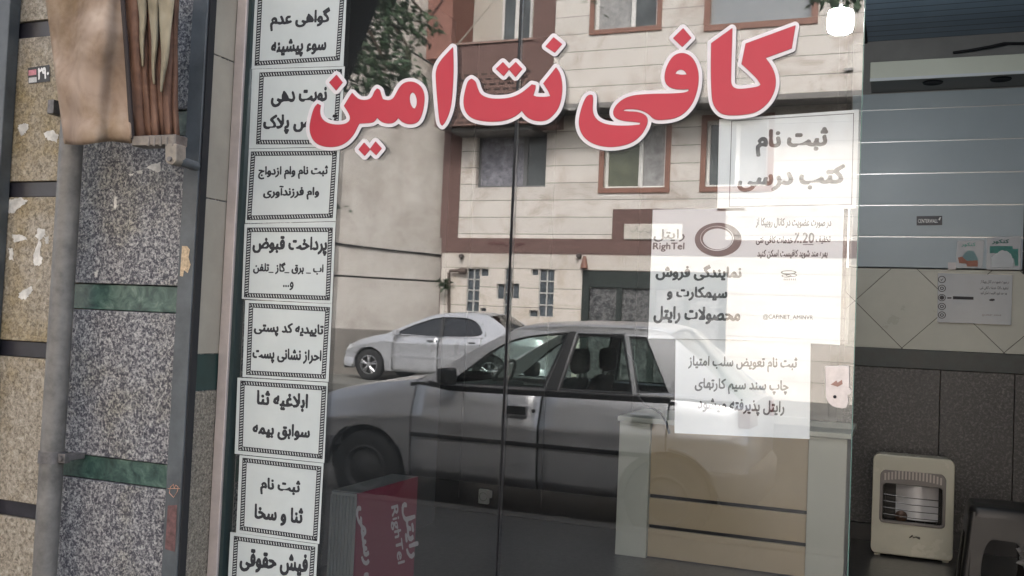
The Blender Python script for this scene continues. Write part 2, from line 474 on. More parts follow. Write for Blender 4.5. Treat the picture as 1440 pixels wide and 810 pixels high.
# ================================================================== SETTING: ground
g = MB().face([(-200, -3.95, -0.135), (200, -3.95, -0.135), (200, -200, -0.135), (-200, -200, -0.135)])
tag(g.build('road', asphalt), kind='structure')
g = MB().box(-60, 60, -3.85, -0.02, -0.3, 0.0)
tag(g.build('pavement', paving), kind='structure')
g = MB()
for k in range(-24, 26):
    g.box(k*0.8+0.003, k*0.8+0.797, -4.0, -3.852, -0.3, 0.012)
tag(g.build('kerb', mat('kerb_stone', (0.12, 0.112, 0.10), 0.8, var=0.2, vscale=6, bump=0.2), bevel=0.012), kind='structure')
g = MB().box(-60, 60, -40, -13.7, -0.3, 0.0)
tag(g.build('far_pavement', mat('worn_concrete', (0.20, 0.195, 0.18), 0.85, var=0.35, vscale=1.5, bump=0.2), bevel=0.02), kind='structure')

# ================================================================== SHOP: facade, room
XR = P(318, 405, 0)[0]
shop = thing('shop_building', (0, 0.2, 0), 'ground floor shop with grey granite pilaster, tiled back wall and glass front', 'shop')
# floor, ceiling and back wall of the room
fl = MB().box(-3.2, 3.2, -0.02, 4.3, -0.2, 0.10)
tag(fl.build('shop_floor', granite('floor_terrazzo', [(0.3, (0.012, 0.012, 0.013)), (0.5, (0.03, 0.03, 0.029)), (0.75, (0.07, 0.068, 0.065))], 45, rough=0.3)), kind='structure')
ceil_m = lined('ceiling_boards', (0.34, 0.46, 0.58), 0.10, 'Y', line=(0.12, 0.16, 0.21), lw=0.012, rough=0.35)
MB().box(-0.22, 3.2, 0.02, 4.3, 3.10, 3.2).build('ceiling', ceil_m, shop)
MB().box(-3.2, -0.222, 0.02, 4.3, 3.09, 3.2).build('ceiling', mat('shade_painted_ceiling', (0.02, 0.02, 0.022), 0.7), shop)  # left half painted dark in place of shade, keeps boards out of the glass
zs = [P(1320, y, 4.0)[2] for y in (378, 493, 520)]
z378, z493, z520 = zs
upper_m = mat('brown_grey_plaster', (0.30, 0.29, 0.275), 0.7, var=0.15, vscale=3)
slat_m = mat('grey_wall_slat', (0.40, 0.465, 0.50), 0.4, var=0.05, vscale=3)
b = MB().box(-3.2, 3.2, 4.012, 4.2, 2.72, 3.10); b.build('upper_wall', upper_m, shop)
slat_edges = [P(1320, y, 4.0)[2] for y in (128, 152, 198, 243.5, 288.5, 333.5, 378)]
b = MB(); tr_ = MB()
for i in range(6):
    b.box(-0.295, 0.645, 3.99, 4.19, slat_edges[i+1]+0.0035, slat_edges[i]-0.0035)
    if i: tr_.box(-0.295, 0.645, 3.994, 4.19, slat_edges[i]-0.0035, slat_edges[i]+0.0035)
b.build('slat_panel', slat_m, shop, bevel=0.003)
tr_.build('slat_trim', mat('bright_trim', (0.55, 0.55, 0.54), 0.35, metal=0.6), shop)
MB().box(0.647, 0.662, 3.97, 4.2, z378-0.02, 3.0).build('corner_trim', black_m, shop)
MB().box(0.662, 3.2, 4.0, 4.2, z378, 2.72).build('side_wall_panel', mat('pale_plaster', (0.36, 0.36, 0.35), 0.7, var=0.1), shop)
# tiles laid on the diagonal, each a bevelled tile
tm = mat('cream_wall_tile', (0.43, 0.435, 0.375), 0.3, var=0.10, vscale=2.2)
MB().box(-3.2, 3.2, 4.012, 4.2, z493, z378).build('tile_grout', mat('grout', (0.07, 0.065, 0.06), 0.8), shop)
cx0, cz0 = P(1268, 494, 4.0)[0], z493+0.005
half = (P(1412, 503, 4.0)[0]-cx0)/2
def clip_poly(poly, zlo, zhi):
    for lim, sg in ((zlo, 1), (zhi, -1)):
        out = []
        for i in range(len(poly)):
            a, c = poly[i], poly[(i+1) % len(poly)]
            ia, ic = sg*(a[1]-lim) >= 0, sg*(c[1]-lim) >= 0
            if ia: out.append(a)
            if ia != ic:
                t = (lim-a[1])/(c[1]-a[1]); out.append((a[0]+t*(c[0]-a[0]), lim))
        poly = out
        if len(poly) < 3: return []
    return poly
tb = MB()
gj = 0.0028
for i in range(-12, 13):
    for j in range(-1, 3):
        cx, cz = cx0 + i*half, cz0 + j*half
        if (i+j) % 2 == 0: continue
        pl = clip_poly([(cx-half+gj, cz), (cx, cz-half+gj), (cx+half-gj, cz), (cx, cz+half-gj)], z493+0.001, z378-0.004)
        if len(pl) > 2 and abs(cx) < 2.8:
            n = len(pl)
            tb.add([(x, 4.003, z) for x, z in pl]+[(x, 4.02, z) for x, z in pl], [tuple(range(n)), tuple(range(2*n-1, n-1, -1))]+[(k, (k+1) % n, n+(k+1) % n, n+k) for k in range(n)])
tb.build('wall_tiles', tm, shop)
MB().box(-3.2, 3.2, 3.99, 4.2, z520, z493-0.001).build('dado_strip', mat('dark_green_stone', (0.018, 0.028, 0.028), 0.4, var=0.4, vscale=12), shop, bevel=0.003)
b = MB()
xj = [-3.2, -1.2, -0.45, P(1320, 620, 4.0)[0], P(1425, 620, 4.0)[0], 1.2, 2.0, 3.2]
for i in range(len(xj)-1):
    b.box(xj[i]+0.002, xj[i+1]-0.002, 4.0, 4.2, 0.20, z520-0.002)
b.build('granite_dado', gran_dark, shop, bevel=0.002)
MB().box(-3.2, 3.2, 3.975, 4.2, 0.10, 0.198).build('skirting', mat('black_skirting', (0.015, 0.015, 0.017), 0.3), shop)
# pelmet with downlights over the slats
b = MB()
bz0, bz1 = P(1320, 107, 3.65)[2], P(1320, 82, 3.65)[2]
b.box(-0.19, 3.1, 3.65, 3.67, bz0, bz1)
pel = b.build('pelmet', mat('cream_board', (0.68, 0.69, 0.58), 0.35, var=0.05), shop, bevel=0.004)
MB().box(-0.19, 3.1, 3.672, 3.988, bz0+0.004, bz0+0.02).build('pelmet_soffit', mat('brown_board', (0.24, 0.22, 0.20), 0.5, var=0.1), pel)
MB().box(-0.19, 3.1, 3.640, 3.652, bz0-0.012, bz0+0.004).build('pelmet_edge', mat('white_edge', (0.7, 0.72, 0.72), 0.3), pel)
for px in (1312, 1408):
    q = P(px, 110, 3.78); 
    c = MB(); c.lathe([(0.0, 0.0), (0.045, 0.0), (0.052, -0.004), (0.056, 0.003)], (q[0], 3.80, bz0+0.0015), axis='z', n=20)
    c.build('downlight', black_m, pel, smooth=True)
# side walls of the room and dark left half
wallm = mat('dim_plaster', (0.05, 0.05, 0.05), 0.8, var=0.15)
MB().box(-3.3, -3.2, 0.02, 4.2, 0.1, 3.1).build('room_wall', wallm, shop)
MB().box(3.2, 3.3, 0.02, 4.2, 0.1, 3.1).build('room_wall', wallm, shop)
# header over the glass; unseen upper storey, height set for the shade it casts
MB().box(-2.2, 3.3, 0.03, 0.3, 2.55, 3.3).build('header', mat('header_board', (0.25, 0.25, 0.25), 0.6, var=0.1), shop)
MB().box(-6, 6, 0.05, 8.0, 3.3, 5.0).build('unseen_upper_storey', lined('upper_cladding', (0.36, 0.34, 0.30), 0.3, rough=0.7), shop)
MB().box(1.2, 3.3, 0.0, 0.3, 0.0, 2.55).build('wall', tilebeige, shop)
MB().box(-2.2, 3.3, -0.04, 0.1, -0.1, 0.098).build('threshold', gran_brown, shop, bevel=0.004)

# pilaster left of the glass: granite slabs and green marble strips
def lz(px, py, Y): return P(px, py, Y)[2]
YP = -0.10
XL, XG = P(98, 405, YP)[0], XR
gz = [3.3, lz(180, 159, YP), lz(180, 193, YP), lz(180, 401, YP), lz(180, 437, YP), lz(180, 648, YP), lz(180, 681, YP), 0.0]
pil = MB()
sl_ = MB(); gs = MB()
sl_.box(XL, XG-0.004, YP, 0.3, gz[1]+0.002, gz[0]); sl_.box(XL, XG-0.004, YP, 0.3, gz[3]+0.002, gz[2]-0.002)
sl_.box(XL, XG-0.004, YP, 0.3, gz[5]+0.002, gz[4]-0.002); sl_.box(XL, XG-0.004, YP, 0.3, 0.0, gz[6]-0.002)
sl_.build('granite_slab', gran_grey, shop, bevel=0.003)
for a, c in ((1, 2), (3, 4), (5, 6)):
    MB().box(XL, XG-0.004, YP+0.008, 0.3, gz[c], gz[a]).build('marble_strip', green_marble, shop, bevel=0.002)
# tiled reveal, seen between the rail and the window frame
rz = [3.3, PX(318, 83, XR)[2], PX(318, 284, XR)[2], PX(300, 498, XR)[2], PX(300, 548, XR)[2], 0.0]
rv = MB()
for a, c in ((0, 1), (1, 2), (2, 3)):
    rv.box(XR-0.003, XR, YP-0.004, 0.02, rz[c]+0.0015, rz[a]-0.0015)
rv.build('reveal_tile', tilebeige, shop, bevel=0.0015)
MB().box(XR-0.003, XR-0.001, YP-0.004, 0.02, rz[4], rz[3]).build('reveal_strip', mat('deep_green_stone', (0.02, 0.045, 0.04), 0.35, var=0.3, vscale=10), shop)
MB().box(XR-0.003, XR, YP-0.004, 0.02, rz[5], rz[4]-0.002).build('reveal_base', gran_brown, shop)

# shutter rail
xa, xb = P(248.5, 405, -0.136)[0], P(270, 405, -0.136)[0]
rail = thing('shutter_rail', (xa+0.02, -0.12, 0), 'dark grey steel roller shutter rail standing between granite pilaster and tiled reveal', 'shutter rail')
b = MB().box(xa, xb, -0.136, -0.104, 0, 3.0)
b.build('rail_face', steel_dark, rail, bevel=0.003)
MB().box(xb+0.0005, XR+0.004, -0.131, -0.106, 0, 3.0).build('rail_slot', black_m, rail)
hp = [(238, 693), (239.5, 685), (244, 681), (245, 687), (247, 682), (250.5, 685), (249.5, 691), (244, 699.5), (238, 693)]
MB().tube([P(x, y, -0.1375) for x, y in hp], 0.0009, 5).build('scratched_heart', mat('rust_scratch', (0.55, 0.30, 0.20), 0.8), rail)
MB().tube([P(236, 687, -0.1375), P(253, 687, -0.1375)], 0.0008, 5).build('scratched_line', MATS['rust_scratch'], rail)
b = MB()
for q in ([(256, 346), (263, 346), (267, 351), (265, 362), (268, 372), (264, 384), (259, 380), (257, 389), (253, 388)], ):
    b.face([P(x, y, -0.1372) for x, y in q])
b.build('torn_tape', mat('old_tape', (0.55, 0.42, 0.27), 0.8, var=0.5, vscale=120), rail)
b = MB().face([P(x, y, -0.1371) for x, y in ((236, 711), (249, 710), (246, 776), (232, 772))])
b.build('faded_sticker', mat('faded_red', (0.15, 0.075, 0.07), 0.7, var=0.5, vscale=60), rail)

# ------------------------------------------------------------------ neighbouring wall, left edge of the photograph
XN = P(84, 405, YP)[0]
nb = thing('neighbouring_building', (-4.0, 0, 0), 'beige speckled stone wall with black stone strips at left, beside the drain pipe', 'building')
nz = [lz(40, y, YP) for y in (34, 56, 257, 278, 480, 502, 706, 727)]
b = MB(); k_ = MB()
edges = [3.3]+nz+[0.0]
for i in range(0, 10, 2):
    b.box(-6, XN-0.01, YP-0.02, 0.3, edges[i+1]+0.001, edges[i]-0.001)
for i in range(1, 9, 2):
    k_.box(-6, XN-0.01, YP-0.012, 0.3, edges[i+1], edges[i])
b.build('stone_course', gran_beige, nb, bevel=0.003)
k_.build('stone_strip', black_stone, nb, bevel=0.002)
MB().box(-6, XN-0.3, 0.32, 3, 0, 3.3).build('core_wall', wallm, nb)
MB().box(-12, -6.01, 0.05, 8, 0, 4.6).build('unseen_upper_storey', tilebeige, nb)
# steel angle at the far left
b = MB(); x0, x1 = P(-30, 60, YP-0.05)[0], P(15, 60, YP-0.05)[0]
b.box(x0, x1, YP-0.06, YP-0.022, 0.0, 3.2)
b.build('steel_jamb', steel_dark, nb, bevel=0.003)
rnd = random.Random(5)
def blot(pts, Y, name, m, parent, jag=1.15):
    out = []
    n = len(pts)
    for i in range(n):
        a, c = np.array(pts[i], float), np.array(pts[(i+1) % n], float)
        for t in (0, 0.16, 0.33, 0.5, 0.66, 0.83):
            q = a+(c-a)*t + np.array([rnd.uniform(-jag, jag), rnd.uniform(-jag, jag)]); out.append(q)
    v, f = fill([out])
    return MB().add([P(x, y, Y) for x, y in v], f).build(name, m, parent)
scrap = mat('peeling_paper', (0.66, 0.64, 0.59), 0.85, var=0.35, vscale=30)
yb = YP-0.0215
for pts in ([(13, 280), (30, 278), (39, 283), (30, 289), (20, 300), (12, 300)], [(53, 320), (63, 322), (64, 330), (56, 338), (50, 332)], [(54, 338), (58, 340), (56, 358), (60, 362), (56, 374), (48, 373), (47, 362)],
            [(12, 349), (18, 350), (18, 366), (13, 365)], [(17, 330), (32, 330), (38, 337), (20, 341)], [(26, 412), (44, 402), (46, 408), (36, 421), (27, 420)], [(25, 176), (34, 173), (41, 176), (37, 186), (30, 192), (26, 184)], [(61, 187), (75, 183), (83, 190), (80, 200), (66, 196)],
            [(63, 334), (69, 333), (69, 343), (64, 342)], [(0, 402), (4, 404), (3, 412), (0, 410)]):
    blot(pts, yb, 'peeling_scrap', scrap, nb)
for pts in ([(205, 236), (213, 231), (226, 228), (226, 240), (222, 243), (214, 239)], [(191, 240), (200, 239), (200, 244), (193, 244)], [(161, 278), (164, 276), (164, 290), (162, 296), (160, 290)], [(133, 382), (138, 380), (137, 390), (133, 390)], [(181, 245), (188, 244), (187, 247), (182, 247)]):
    blot(pts, YP-0.0015, 'paint_splash', scrap, shop, 0.6)
# telephone sticker on the stone
st = MB(); st.face([P(x, y, yb-0.0006) for x, y in ((39, 95.5), (69.5, 91), (70, 114.5), (40, 118))])
sk = st.build('wall_sticker', mat('sticker_black', (0.03, 0.03, 0.03), 0.5))
tag(sk, 'small black sticker with white numerals and a pink corner on the beige stone', 'sticker')
pj = lambda x, y: P(x, y, yb-0.0012)
letter('۲۹۰', (53, 69, 94.5, 111.5), pj, mat('white_ink', (0.8, 0.8, 0.78), 0.6), sk, slope=-0.12, bold=0.05)
MB().face([P(x, y, yb-0.0010) for x, y in ((40, 99), (51, 97.5), (51, 105), (40, 106.5))]).build('pink_panel', mat('faded_pink', (0.60, 0.25, 0.28), 0.7, var=0.3, vscale=150), sk)
b = MB()
for x in np.arange(40.5, 51.5, 1.6):
    b.face([P(x, 109.5-0.1*(x-40), yb-0.0010), P(x+1.0, 109.4-0.1*(x-40), yb-0.0010), P(x+1.2, 116.5-0.1*(x-40), yb-0.0010), P(x+0.1, 116.8-0.1*(x-40), yb-0.0010)])
b.build('fine_print', MATS['white_ink'], sk)

# ------------------------------------------------------------------ drain pipe
def at(px, py, Y): return P(px, py, Y)
pc = P(88, 405, -0.165)
pipe = thing('drain_pipe', (pc[0], -0.165, 0), 'grey galvanised drain pipe running up the joint between beige and grey stone', 'pipe')
galv = mat('galvanised_steel', (0.185, 0.175, 0.16), 0.55, metal=0.15, var=0.40, vscale=16, bump=0.15, bscale=40)
b = MB(); b.tube([(pc[0]-0.006, -0.165, 0.0), (pc[0], -0.165, 1.3), (pc[0]+0.004, -0.165, 3.1)], 0.031, 24)
b.build('pipe_length', galv, pipe, smooth=True)
cz = P(80, 643, -0.165)[2]
b = MB(); b.lathe([(0.031, -0.016), (0.0345, -0.016), (0.0345, 0.016), (0.031, 0.016)], (pc[0]-0.003, -0.165, cz), axis='z', n=28)
cl = b.build('clamp', mat('rusty_steel', (0.16, 0.15, 0.145), 0.55, metal=0.4, var=0.4, vscale=50), pipe, smooth=True)
b = MB().box(pc[0]+0.030, pc[0]+0.055, -0.175, -0.155, cz-0.013, cz+0.013); b.box(pc[0]+0.02, pc[0]+0.05, -0.155, -0.10, cz-0.008, cz+0.008)
b.build('clamp_lug', MATS['rusty_steel'], cl, bevel=0.002)
MB().lathe([(0, -0.006), (0.007, -0.006), (0.007, 0.0)], (pc[0]+0.043, -0.175, cz), n=8).build('bolt', MATS['rusty_steel'], cl)
b = MB().box(pc[0]-0.05, pc[0]-0.028, -0.16, -0.10, cz-0.01, cz+0.006); b.build('wall_spike', MATS['rusty_steel'], cl, bevel=0.002)
b = MB(); q = P(79, 152, -0.14); b.box(q[0]-0.012, q[0]+0.012, -0.16, -0.10, q[2]-0.02, q[2]+0.02); b.build('upper_clip', MATS['rusty_steel'], pipe, bevel=0.002)

# ------------------------------------------------------------------ awning folded against the wall
YA = -0.30
awn = thing('folded_awning', tuple(P(245, 226, -0.2)), 'stained tan canvas awning folded up beside the shop front, brown pleats at its edge', 'awning')
cloth = granite('tan_canvas', [(0.30, (0.25, 0.175, 0.125)), (0.5, (0.36, 0.265, 0.195)), (0.7, (0.47, 0.365, 0.28))], 5.5, big=((0.52, 0.44, 0.27), 3.4, 0.44, 0.66, 0.85), rough=0.85, bump=0.5, bdist=0.02)
rust = granite('brown_canvas', [(0.28, (0.055, 0.025, 0.014)), (0.5, (0.12, 0.058, 0.034)), (0.72, (0.20, 0.11, 0.07))], 9, rough=0.75)
olive = granite('olive_canvas', [(0.28, (0.17, 0.14, 0.085)), (0.5, (0.29, 0.25, 0.17)), (0.72, (0.38, 0.34, 0.25))], 7, rough=0.8)
rows = []
rn = random.Random(3)
for i in range(33):
    t = i/32.0; py = -60 + 262*t
    xl = 57 + (91-57)*(py+60)/262.0; xr = 171.0 + 14*(py+60)/262.0
    row = []
    for k in range(29):
        s = k/28.0
        px = xl+(xr-xl)*s
        dep = 0.035*math.sin(s*3.0+0.3) + 0.012*math.sin(s*9+t*5)+0.004*math.sin(s*23+t*9)+0.005*math.sin(s*5-t*17) + 0.006*math.sin(t*11+s*4) + 0.010*math.sin(s*6-t*7)*t
        if t > 0.86: dep += 0.018*math.sin((t-0.86)*22)*(1-0.3*s)
        row.append(P(px, py+2.2*math.sin(s*7)*t-2*s, YA-dep))
    rows.append(row)
b = MB().grid(rows)
b.build('canvas_flap', cloth, awn, smooth=True, solid=0.004)
# pleats: sheets hanging side by side, each a curved fold
def pleat(xt0, xt1, xb0, xb1, m, yo, y1=194, name='pleat', dep=0.017):
    rows = []
    for i in range(15):
        t = i/14.0; py = -60 + (y1+60)*t; row = []
        for k in range(9):
            s = k/8.0
            a = xt0+(xt1-xt0)*t*0 + (xb0-xt0)*t; c = xt1+(xb1-xt1)*t
            px = a+(c-a)*s + 1.3*math.sin(t*6+yo*90)+0.9*math.sin(t*15+yo*400)*t
            row.append(P(px, py+1.5*math.sin(s*9+yo*300)*t, YA+0.015+yo-dep*(0.8+0.35*math.sin(t*8+yo*500))*math.sin(math.pi*s)))
        rows.append(row)
    MB().grid(rows).build(name, m, awn, smooth=True, solid=0.003)
MB().tube([P(168, -60, YA-0.012), P(178, 70, YA-0.012), P(186, 196, YA-0.012)], 0.006, 8).build('seam_roll', mat('dark_seam', (0.035, 0.025, 0.022), 0.8), awn, smooth=True)
pleat(172, 194, 187, 206, rust, -0.004)
pleat(190, 204, 203, 217, rust, 0.004)
pleat(202, 217, 214, 226, rust, -0.002)
pleat(216, 229, 222, 234, rust, 0.006)
pleat(228, 243, 231, 243, rust, 0.0)
pleat(240, 250, 240, 251, rust, 0.012)
pleat(187.5, 207.5, 200.5, 202, olive, -0.016, 92, 'olive_fold', 0.010)
pleat(203.5, 224.5, 216.5, 218, olive, -0.020, 117, 'olive_fold', 0.010)
pleat(221, 253, 227.5, 229, olive, -0.024, 128, 'olive_fold', 0.010)
bar = mat('grimy_aluminium', (0.20, 0.175, 0.15), 0.5, metal=0.4, var=0.4, vscale=30)
b = MB(); q0, q1 = P(191, 200, YA), P(252, 199, YA)
b.box(q0[0], q1[0], YA-0.014, YA+0.03, q0[2]-0.012, q0[2]+0.013)
for px in (208, 216, 225, 234, 243):
    q = P(px, 199, YA-0.016); b.box(q[0]-0.003, q[0]+0.003, YA-0.017, YA-0.012, q[2]-0.012, q[2]+0.012)
b.build('front_bar', bar, awn, bevel=0.004)
qb = P(244.5, 225, YA-0.004)
kp = [(236.5, 203), (252.5, 203), (252.5, 224)]+[(244.5+8*math.cos(R(a)), 224+8.5*math.sin(R(a))) for a in range(15, 180, 15)]+[(236.5, 224)]
n = len(kp); ka = [P(x, y, YA-0.004) for x, y in kp]
b = MB().add([(p[0], YA-0.016, p[2]) for p in ka]+[(p[0], YA+0.02, p[2]) for p in ka], [tuple(range(n)), tuple(range(2*n-1, n-1, -1))]+[(k, (k+1) % n, n+(k+1) % n, n+k) for k in range(n)])
kn = b.build('knuckle', mat('cream_casting', (0.27, 0.235, 0.19), 0.55, var=0.3, vscale=40), awn, bevel=0.003)
MB().lathe([(0, -0.005), (0.006, -0.005), (0.006, 0.0)], (qb[0], YA-0.0162, qb[2]), n=10).build('pivot_bolt', MATS['rusty_steel'], kn)
b = MB(); q2 = P(270, 232, -0.14); b.tube([(qb[0]+0.006, YA+0.012, qb[2]), (qb[0]+0.02, YA+0.05, qb[2]-0.006), (q2[0]-0.01, -0.137, q2[2])], 0.012, 10)
b.build('wall_arm', steel_dark, awn, smooth=True)

# dark flap of a second awning, known only from its reflection at the upper left
b = MB(); rows = []
for i in range(12):
    t = i/11.0; row = []; py = -260+385*t; xr = 540-9*t if t < 0.66 else 534-150*(t-0.66)
    for k in range(9):
        s = k/8.0; q = PM(400+(xr-400)*s, py+6*math.sin(s*5), 1.0)
        row.append((q[0], -1.0+0.02*math.sin(s*9+t*2), q[2]))
    rows.append(row)
df = MB().grid(rows).build('hanging_tarp', mat('slate_tarp', (0.055, 0.062, 0.068), 0.6, var=0.15, vscale=4), None, smooth=True, solid=0.006)
tag(df, 'dark slate grey tarpaulin flap hanging at the upper left, reflected beside the leaves', 'tarpaulin')

# ================================================================== SHOP WINDOW
zT, zB = 2.55, 0.10
XE = P(335, 405, 0)[0]
XS0, XS1 = P(713.5, 405, 0)[0], P(717.5, 405, 0)[0]
XD = P(1203.5, 405, 0)[0]
edge_m = mat('green_glass_edge', (0.10, 0.20, 0.17), 0.15, spec=0.6)
win = thing('shop_window', ((XE+XS0)/2, 0.0, zB), 'fixed glass pane of the shop front in a pinkish aluminium frame, mirroring the street', 'window')
fx0, fx1 = XR+0.0015, P(331, 405, -0.004)[0]
MB().box(fx0, fx1, -0.02, 0.04, zB, zT).build('window_frame', alu, win, bevel=0.003)
MB().box(fx1+0.0005, fx1+0.012, -0.012, 0.02, zB, zT).build('gasket', mat('green_black_gasket', (0.02, 0.035, 0.035), 0.4), win)
MB().box(XE, XS0, 0.0, 0.010, zB, zT).build('pane', window_glass, win)
MB().box(XS0+0.0004, XS0+0.0018, 0.001, 0.011, zB, zT).build('pane_edge', black_m, win)
door = thing('glass_door', ((XS1+XD)/2, 0.0, zB), 'frameless glass door leaf with a metal lock plate, mirroring the street', 'door')
MB().box(XS1, XD, 0.0, 0.010, zB+0.01, zT).build('door_leaf', window_glass, door)
MB().box(XS1-0.0018, XS1-0.0004, 0.001, 0.012, zB+0.01, zT).build('seal', black_m, door)
MB().box(XD+0.0003, XD+0.002, 0.0005, 0.0095, zB+0.01, zT).build('leaf_edge', edge_m, door)
# lock plate
lp = [(1160, 515), (1194, 514.5), (1194.5, 545), (1190, 546.5), (1189.5, 552), (1192, 556), (1193, 566), (1190, 573.5), (1184, 574.5)]
for k in range(7):
    a = math.pi/2*k/6; lp.append((1180-19*math.sin(a), 554.0+19.5*math.cos(a)))
lpk = [P(x, y, -0.006) for x, y in lp]; n = len(lpk)
b = MB().add([(p[0], -0.007, p[2]) for p in lpk]+[(p[0], -0.0006, p[2]) for p in lpk], [tuple(range(n)), tuple(range(2*n-1, n-1, -1))]+[(k, (k+1) % n, n+(k+1) % n, n+k) for k in range(n)])
lk = b.build('lock_plate', mat('brushed_pink_steel', (0.60, 0.555, 0.54), 0.38, metal=0.4, var=0.12, vscale=70), door, bevel=0.001)
q = P(1174, 558, -0.0078)
MB().lathe([(0, -0.002), (0.0035, -0.002), (0.0035, 0.001)], (q[0], -0.0075, q[2]), n=12).build('keyhole', black_m, lk)
b = MB().face([P(x, y, -0.0074) for x, y in ((1168, 541), (1176, 535), (1178, 538), (1184, 534), (1185, 540), (1178, 544), (1172, 542))]); b.build('maker_mark', mat('rust_stain', (0.33, 0.19, 0.15), 0.6), lk)
q = P(1190, 549, -0.006); MB().lathe([(0, -0.004), (0.008, -0.004), (0.008, 0.014)], (q[0]+0.002, -0.004, q[2]-0.002), n=14).build('bolt_end', MATS['brushed_pink_steel'], lk)

# ------------------------------------------------------------------ red lettering on the glass
def smooth_poly(pts, rounds=3, ang=52):
    pts = [np.array(p, float) for p in pts]
    n = len(pts); sharp = []
    for i in range(n):
        a, c = pts[i]-pts[i-1], pts[(i+1) % n]-pts[i]
        co_ = a@c/((np.linalg.norm(a)+1e-9)*(np.linalg.norm(c)+1e-9)); sharp.append(math.degrees(math.acos(max(-1, min(1, co_)))) > ang)
    for _ in range(rounds):
        np_, ns = [], []; n = len(pts)
        for i in range(n):
            a, b_, c = pts[i-1], pts[i], pts[(i+1) % n]
            if sharp[i]: np_.append(b_); ns.append(True)
            else: np_ += [b_*0.75+a*0.25, b_*0.75+c*0.25]; ns += [False, False]
        pts, sharp = np_, ns
    return np.array(pts)
def sdf_loops(polys, levels, step=0.55, soft=1):
    """signed distance (inside positive, even-odd) of polygons in px -> loops at each level"""
    al = np.vstack(polys); lo = al.min(0)-12; hi = al.max(0)+12
    xs = np.arange(lo[0], hi[0], step); ys = np.arange(lo[1], hi[1], step)
    X, Y = np.meshgrid(xs, ys); D = np.full(X.shape, 1e9); I = np.zeros(X.shape, bool)
    for p in polys:
        q = np.roll(p, -1, 0)
        for a, c in zip(p, q):
            d = c-a; L2 = d@d
            if L2 < 1e-9: continue
            t = np.clip(((X-a[0])*d[0]+(Y-a[1])*d[1])/L2, 0, 1)
            D = np.minimum(D, (X-a[0]-t*d[0])**2+(Y-a[1]-t*d[1])**2)
            if a[1] != c[1]:
                m_ = ((a[1] > Y) != (c[1] > Y)) & (X < (c[0]-a[0])*(Y-a[1])/(c[1]-a[1])+a[0]); I ^= m_
    D = np.sqrt(D); F = np.where(I, D, -D)
    for _ in range(soft):
        F[1:-1, 1:-1] = (F[1:-1, 1:-1]*4+F[:-2, 1:-1]+F[2:, 1:-1]+F[1:-1, :-2]+F[1:-1, 2:])/8
    return [[thin(np.array(l)*step+lo, 0.06) for l in contour(F, lv)] for lv in levels]
A_ = lambda l: [(420+x/3.858, 20+y/3.858) for x, y in l]
B_ = lambda l: [(780+x/3.858, 20+y/3.858) for x, y in l]
amin = [A_([(103,487),(85,505),(68,560),(58,620),(70,670),(100,705),(150,720),(210,718),(260,695),(300,650),(318,610),(328,592),(400,588),(415,576),(425,558),(437,572),(455,586),(480,592),(510,590),(527,578),(540,560),(552,575),(570,588),(600,597),(640,590),(662,562),(678,505),(683,440),(668,398),(640,373),(605,365),(570,373),(545,400),(525,440),(510,462),(485,470),(455,462),(445,435),(440,411),(426,404),(412,418),(400,450),(380,465),(350,468),(325,462),(305,445),(290,428),(272,455),(247,497),(268,528),(281,556),(278,580),(252,598),(200,602),(150,590),(122,565),(112,530),(118,495)]),
        A_([(605,430),(618,422),(632,430),(643,460),(642,495),(630,514),(615,508),(602,480),(600,450)]),
        A_([(205,330),(237,370),(203,412),(167,370)]), A_([(355,698),(386,733),(358,767),(326,734)]), A_([(417,692),(449,728),(420,763),(388,732)]),
        A_([(836,181),(742,280),(748,400),(758,520),(766,590),(778,603),(795,585),(820,525),(832,450),(840,300)])]
net = [A_([(938,351),(918,362),(902,420),(893,480),(905,530),(940,566),(1000,580),(1060,583),(1120,576),(1165,558),(1195,538),(1210,521),(1232,553),(1270,575),(1320,581),(1360,568),(1404,520),(1422,470),(1430,410),(1426,350),(1413,312),(1396,290),(1375,318),(1328,375),(1355,415),(1367,445),(1340,451),(1285,449),(1271,440),(1283,405),(1284,386),(1265,382),(1240,405),(1200,435),(1150,455),(1090,461),(1030,458),(985,437),(968,400),(960,365)]),
       A_([(1108,261),(1141,297),(1112,334),(1072,297)]), A_([(1178,261),(1211,297),(1176,339),(1141,298)]), A_([(1383,126),(1427,162),(1389,207),(1341,175)])]
cafe = [B_([(190,436),(168,452),(142,520),(129,590),(145,650),(190,695),(260,718),(330,720),(410,702),(465,662),(498,608),(506,570),(490,545),(450,530),(400,529),(367,525),(380,514),(425,513),(472,520),(510,540),(540,572),(590,573),(650,565),(700,540),(745,490),(772,420),(782,350),(775,290),(750,238),(712,212),(670,212),(635,235),(605,290),(595,345),(607,385),(645,405),(700,408),(727,405),(728,416),(708,427),(640,432),(540,433),(440,438),(380,455),(335,490),(315,530),(327,562),(370,578),(430,583),(467,588),(462,600),(400,607),(310,605),(250,590),(215,560),(203,520),(208,460),(204,440)]),
        B_([(652,324),(663,304),(688,297),(708,308),(719,328),(690,331)]), B_([(697,77),(740,128),(692,176),(644,130)]),
        B_([(963,77),(850,158),(848,300),(852,450),(865,500),(900,540),(950,549),(1030,545),(1100,530),(1160,480),(1192,420),(1201,360),(1190,310),(1165,265),(1142,237),(1285,185),(1305,62),(1037,160),(1015,270),(1060,310),(1100,350),(1119,382),(1106,394),(1060,402),(1000,408),(970,400),(957,380),(955,350)])]
sign = thing('window_lettering', tuple(P(775, 130, -0.003)), 'large red lettering with white outlines stuck across the top of the glass', 'lettering')
red_m = mat('red_vinyl', (0.47, 0.020, 0.042), 0.45, var=0.04, vscale=5)
wht_m = mat('white_vinyl', (0.72, 0.68, 0.69), 0.45)
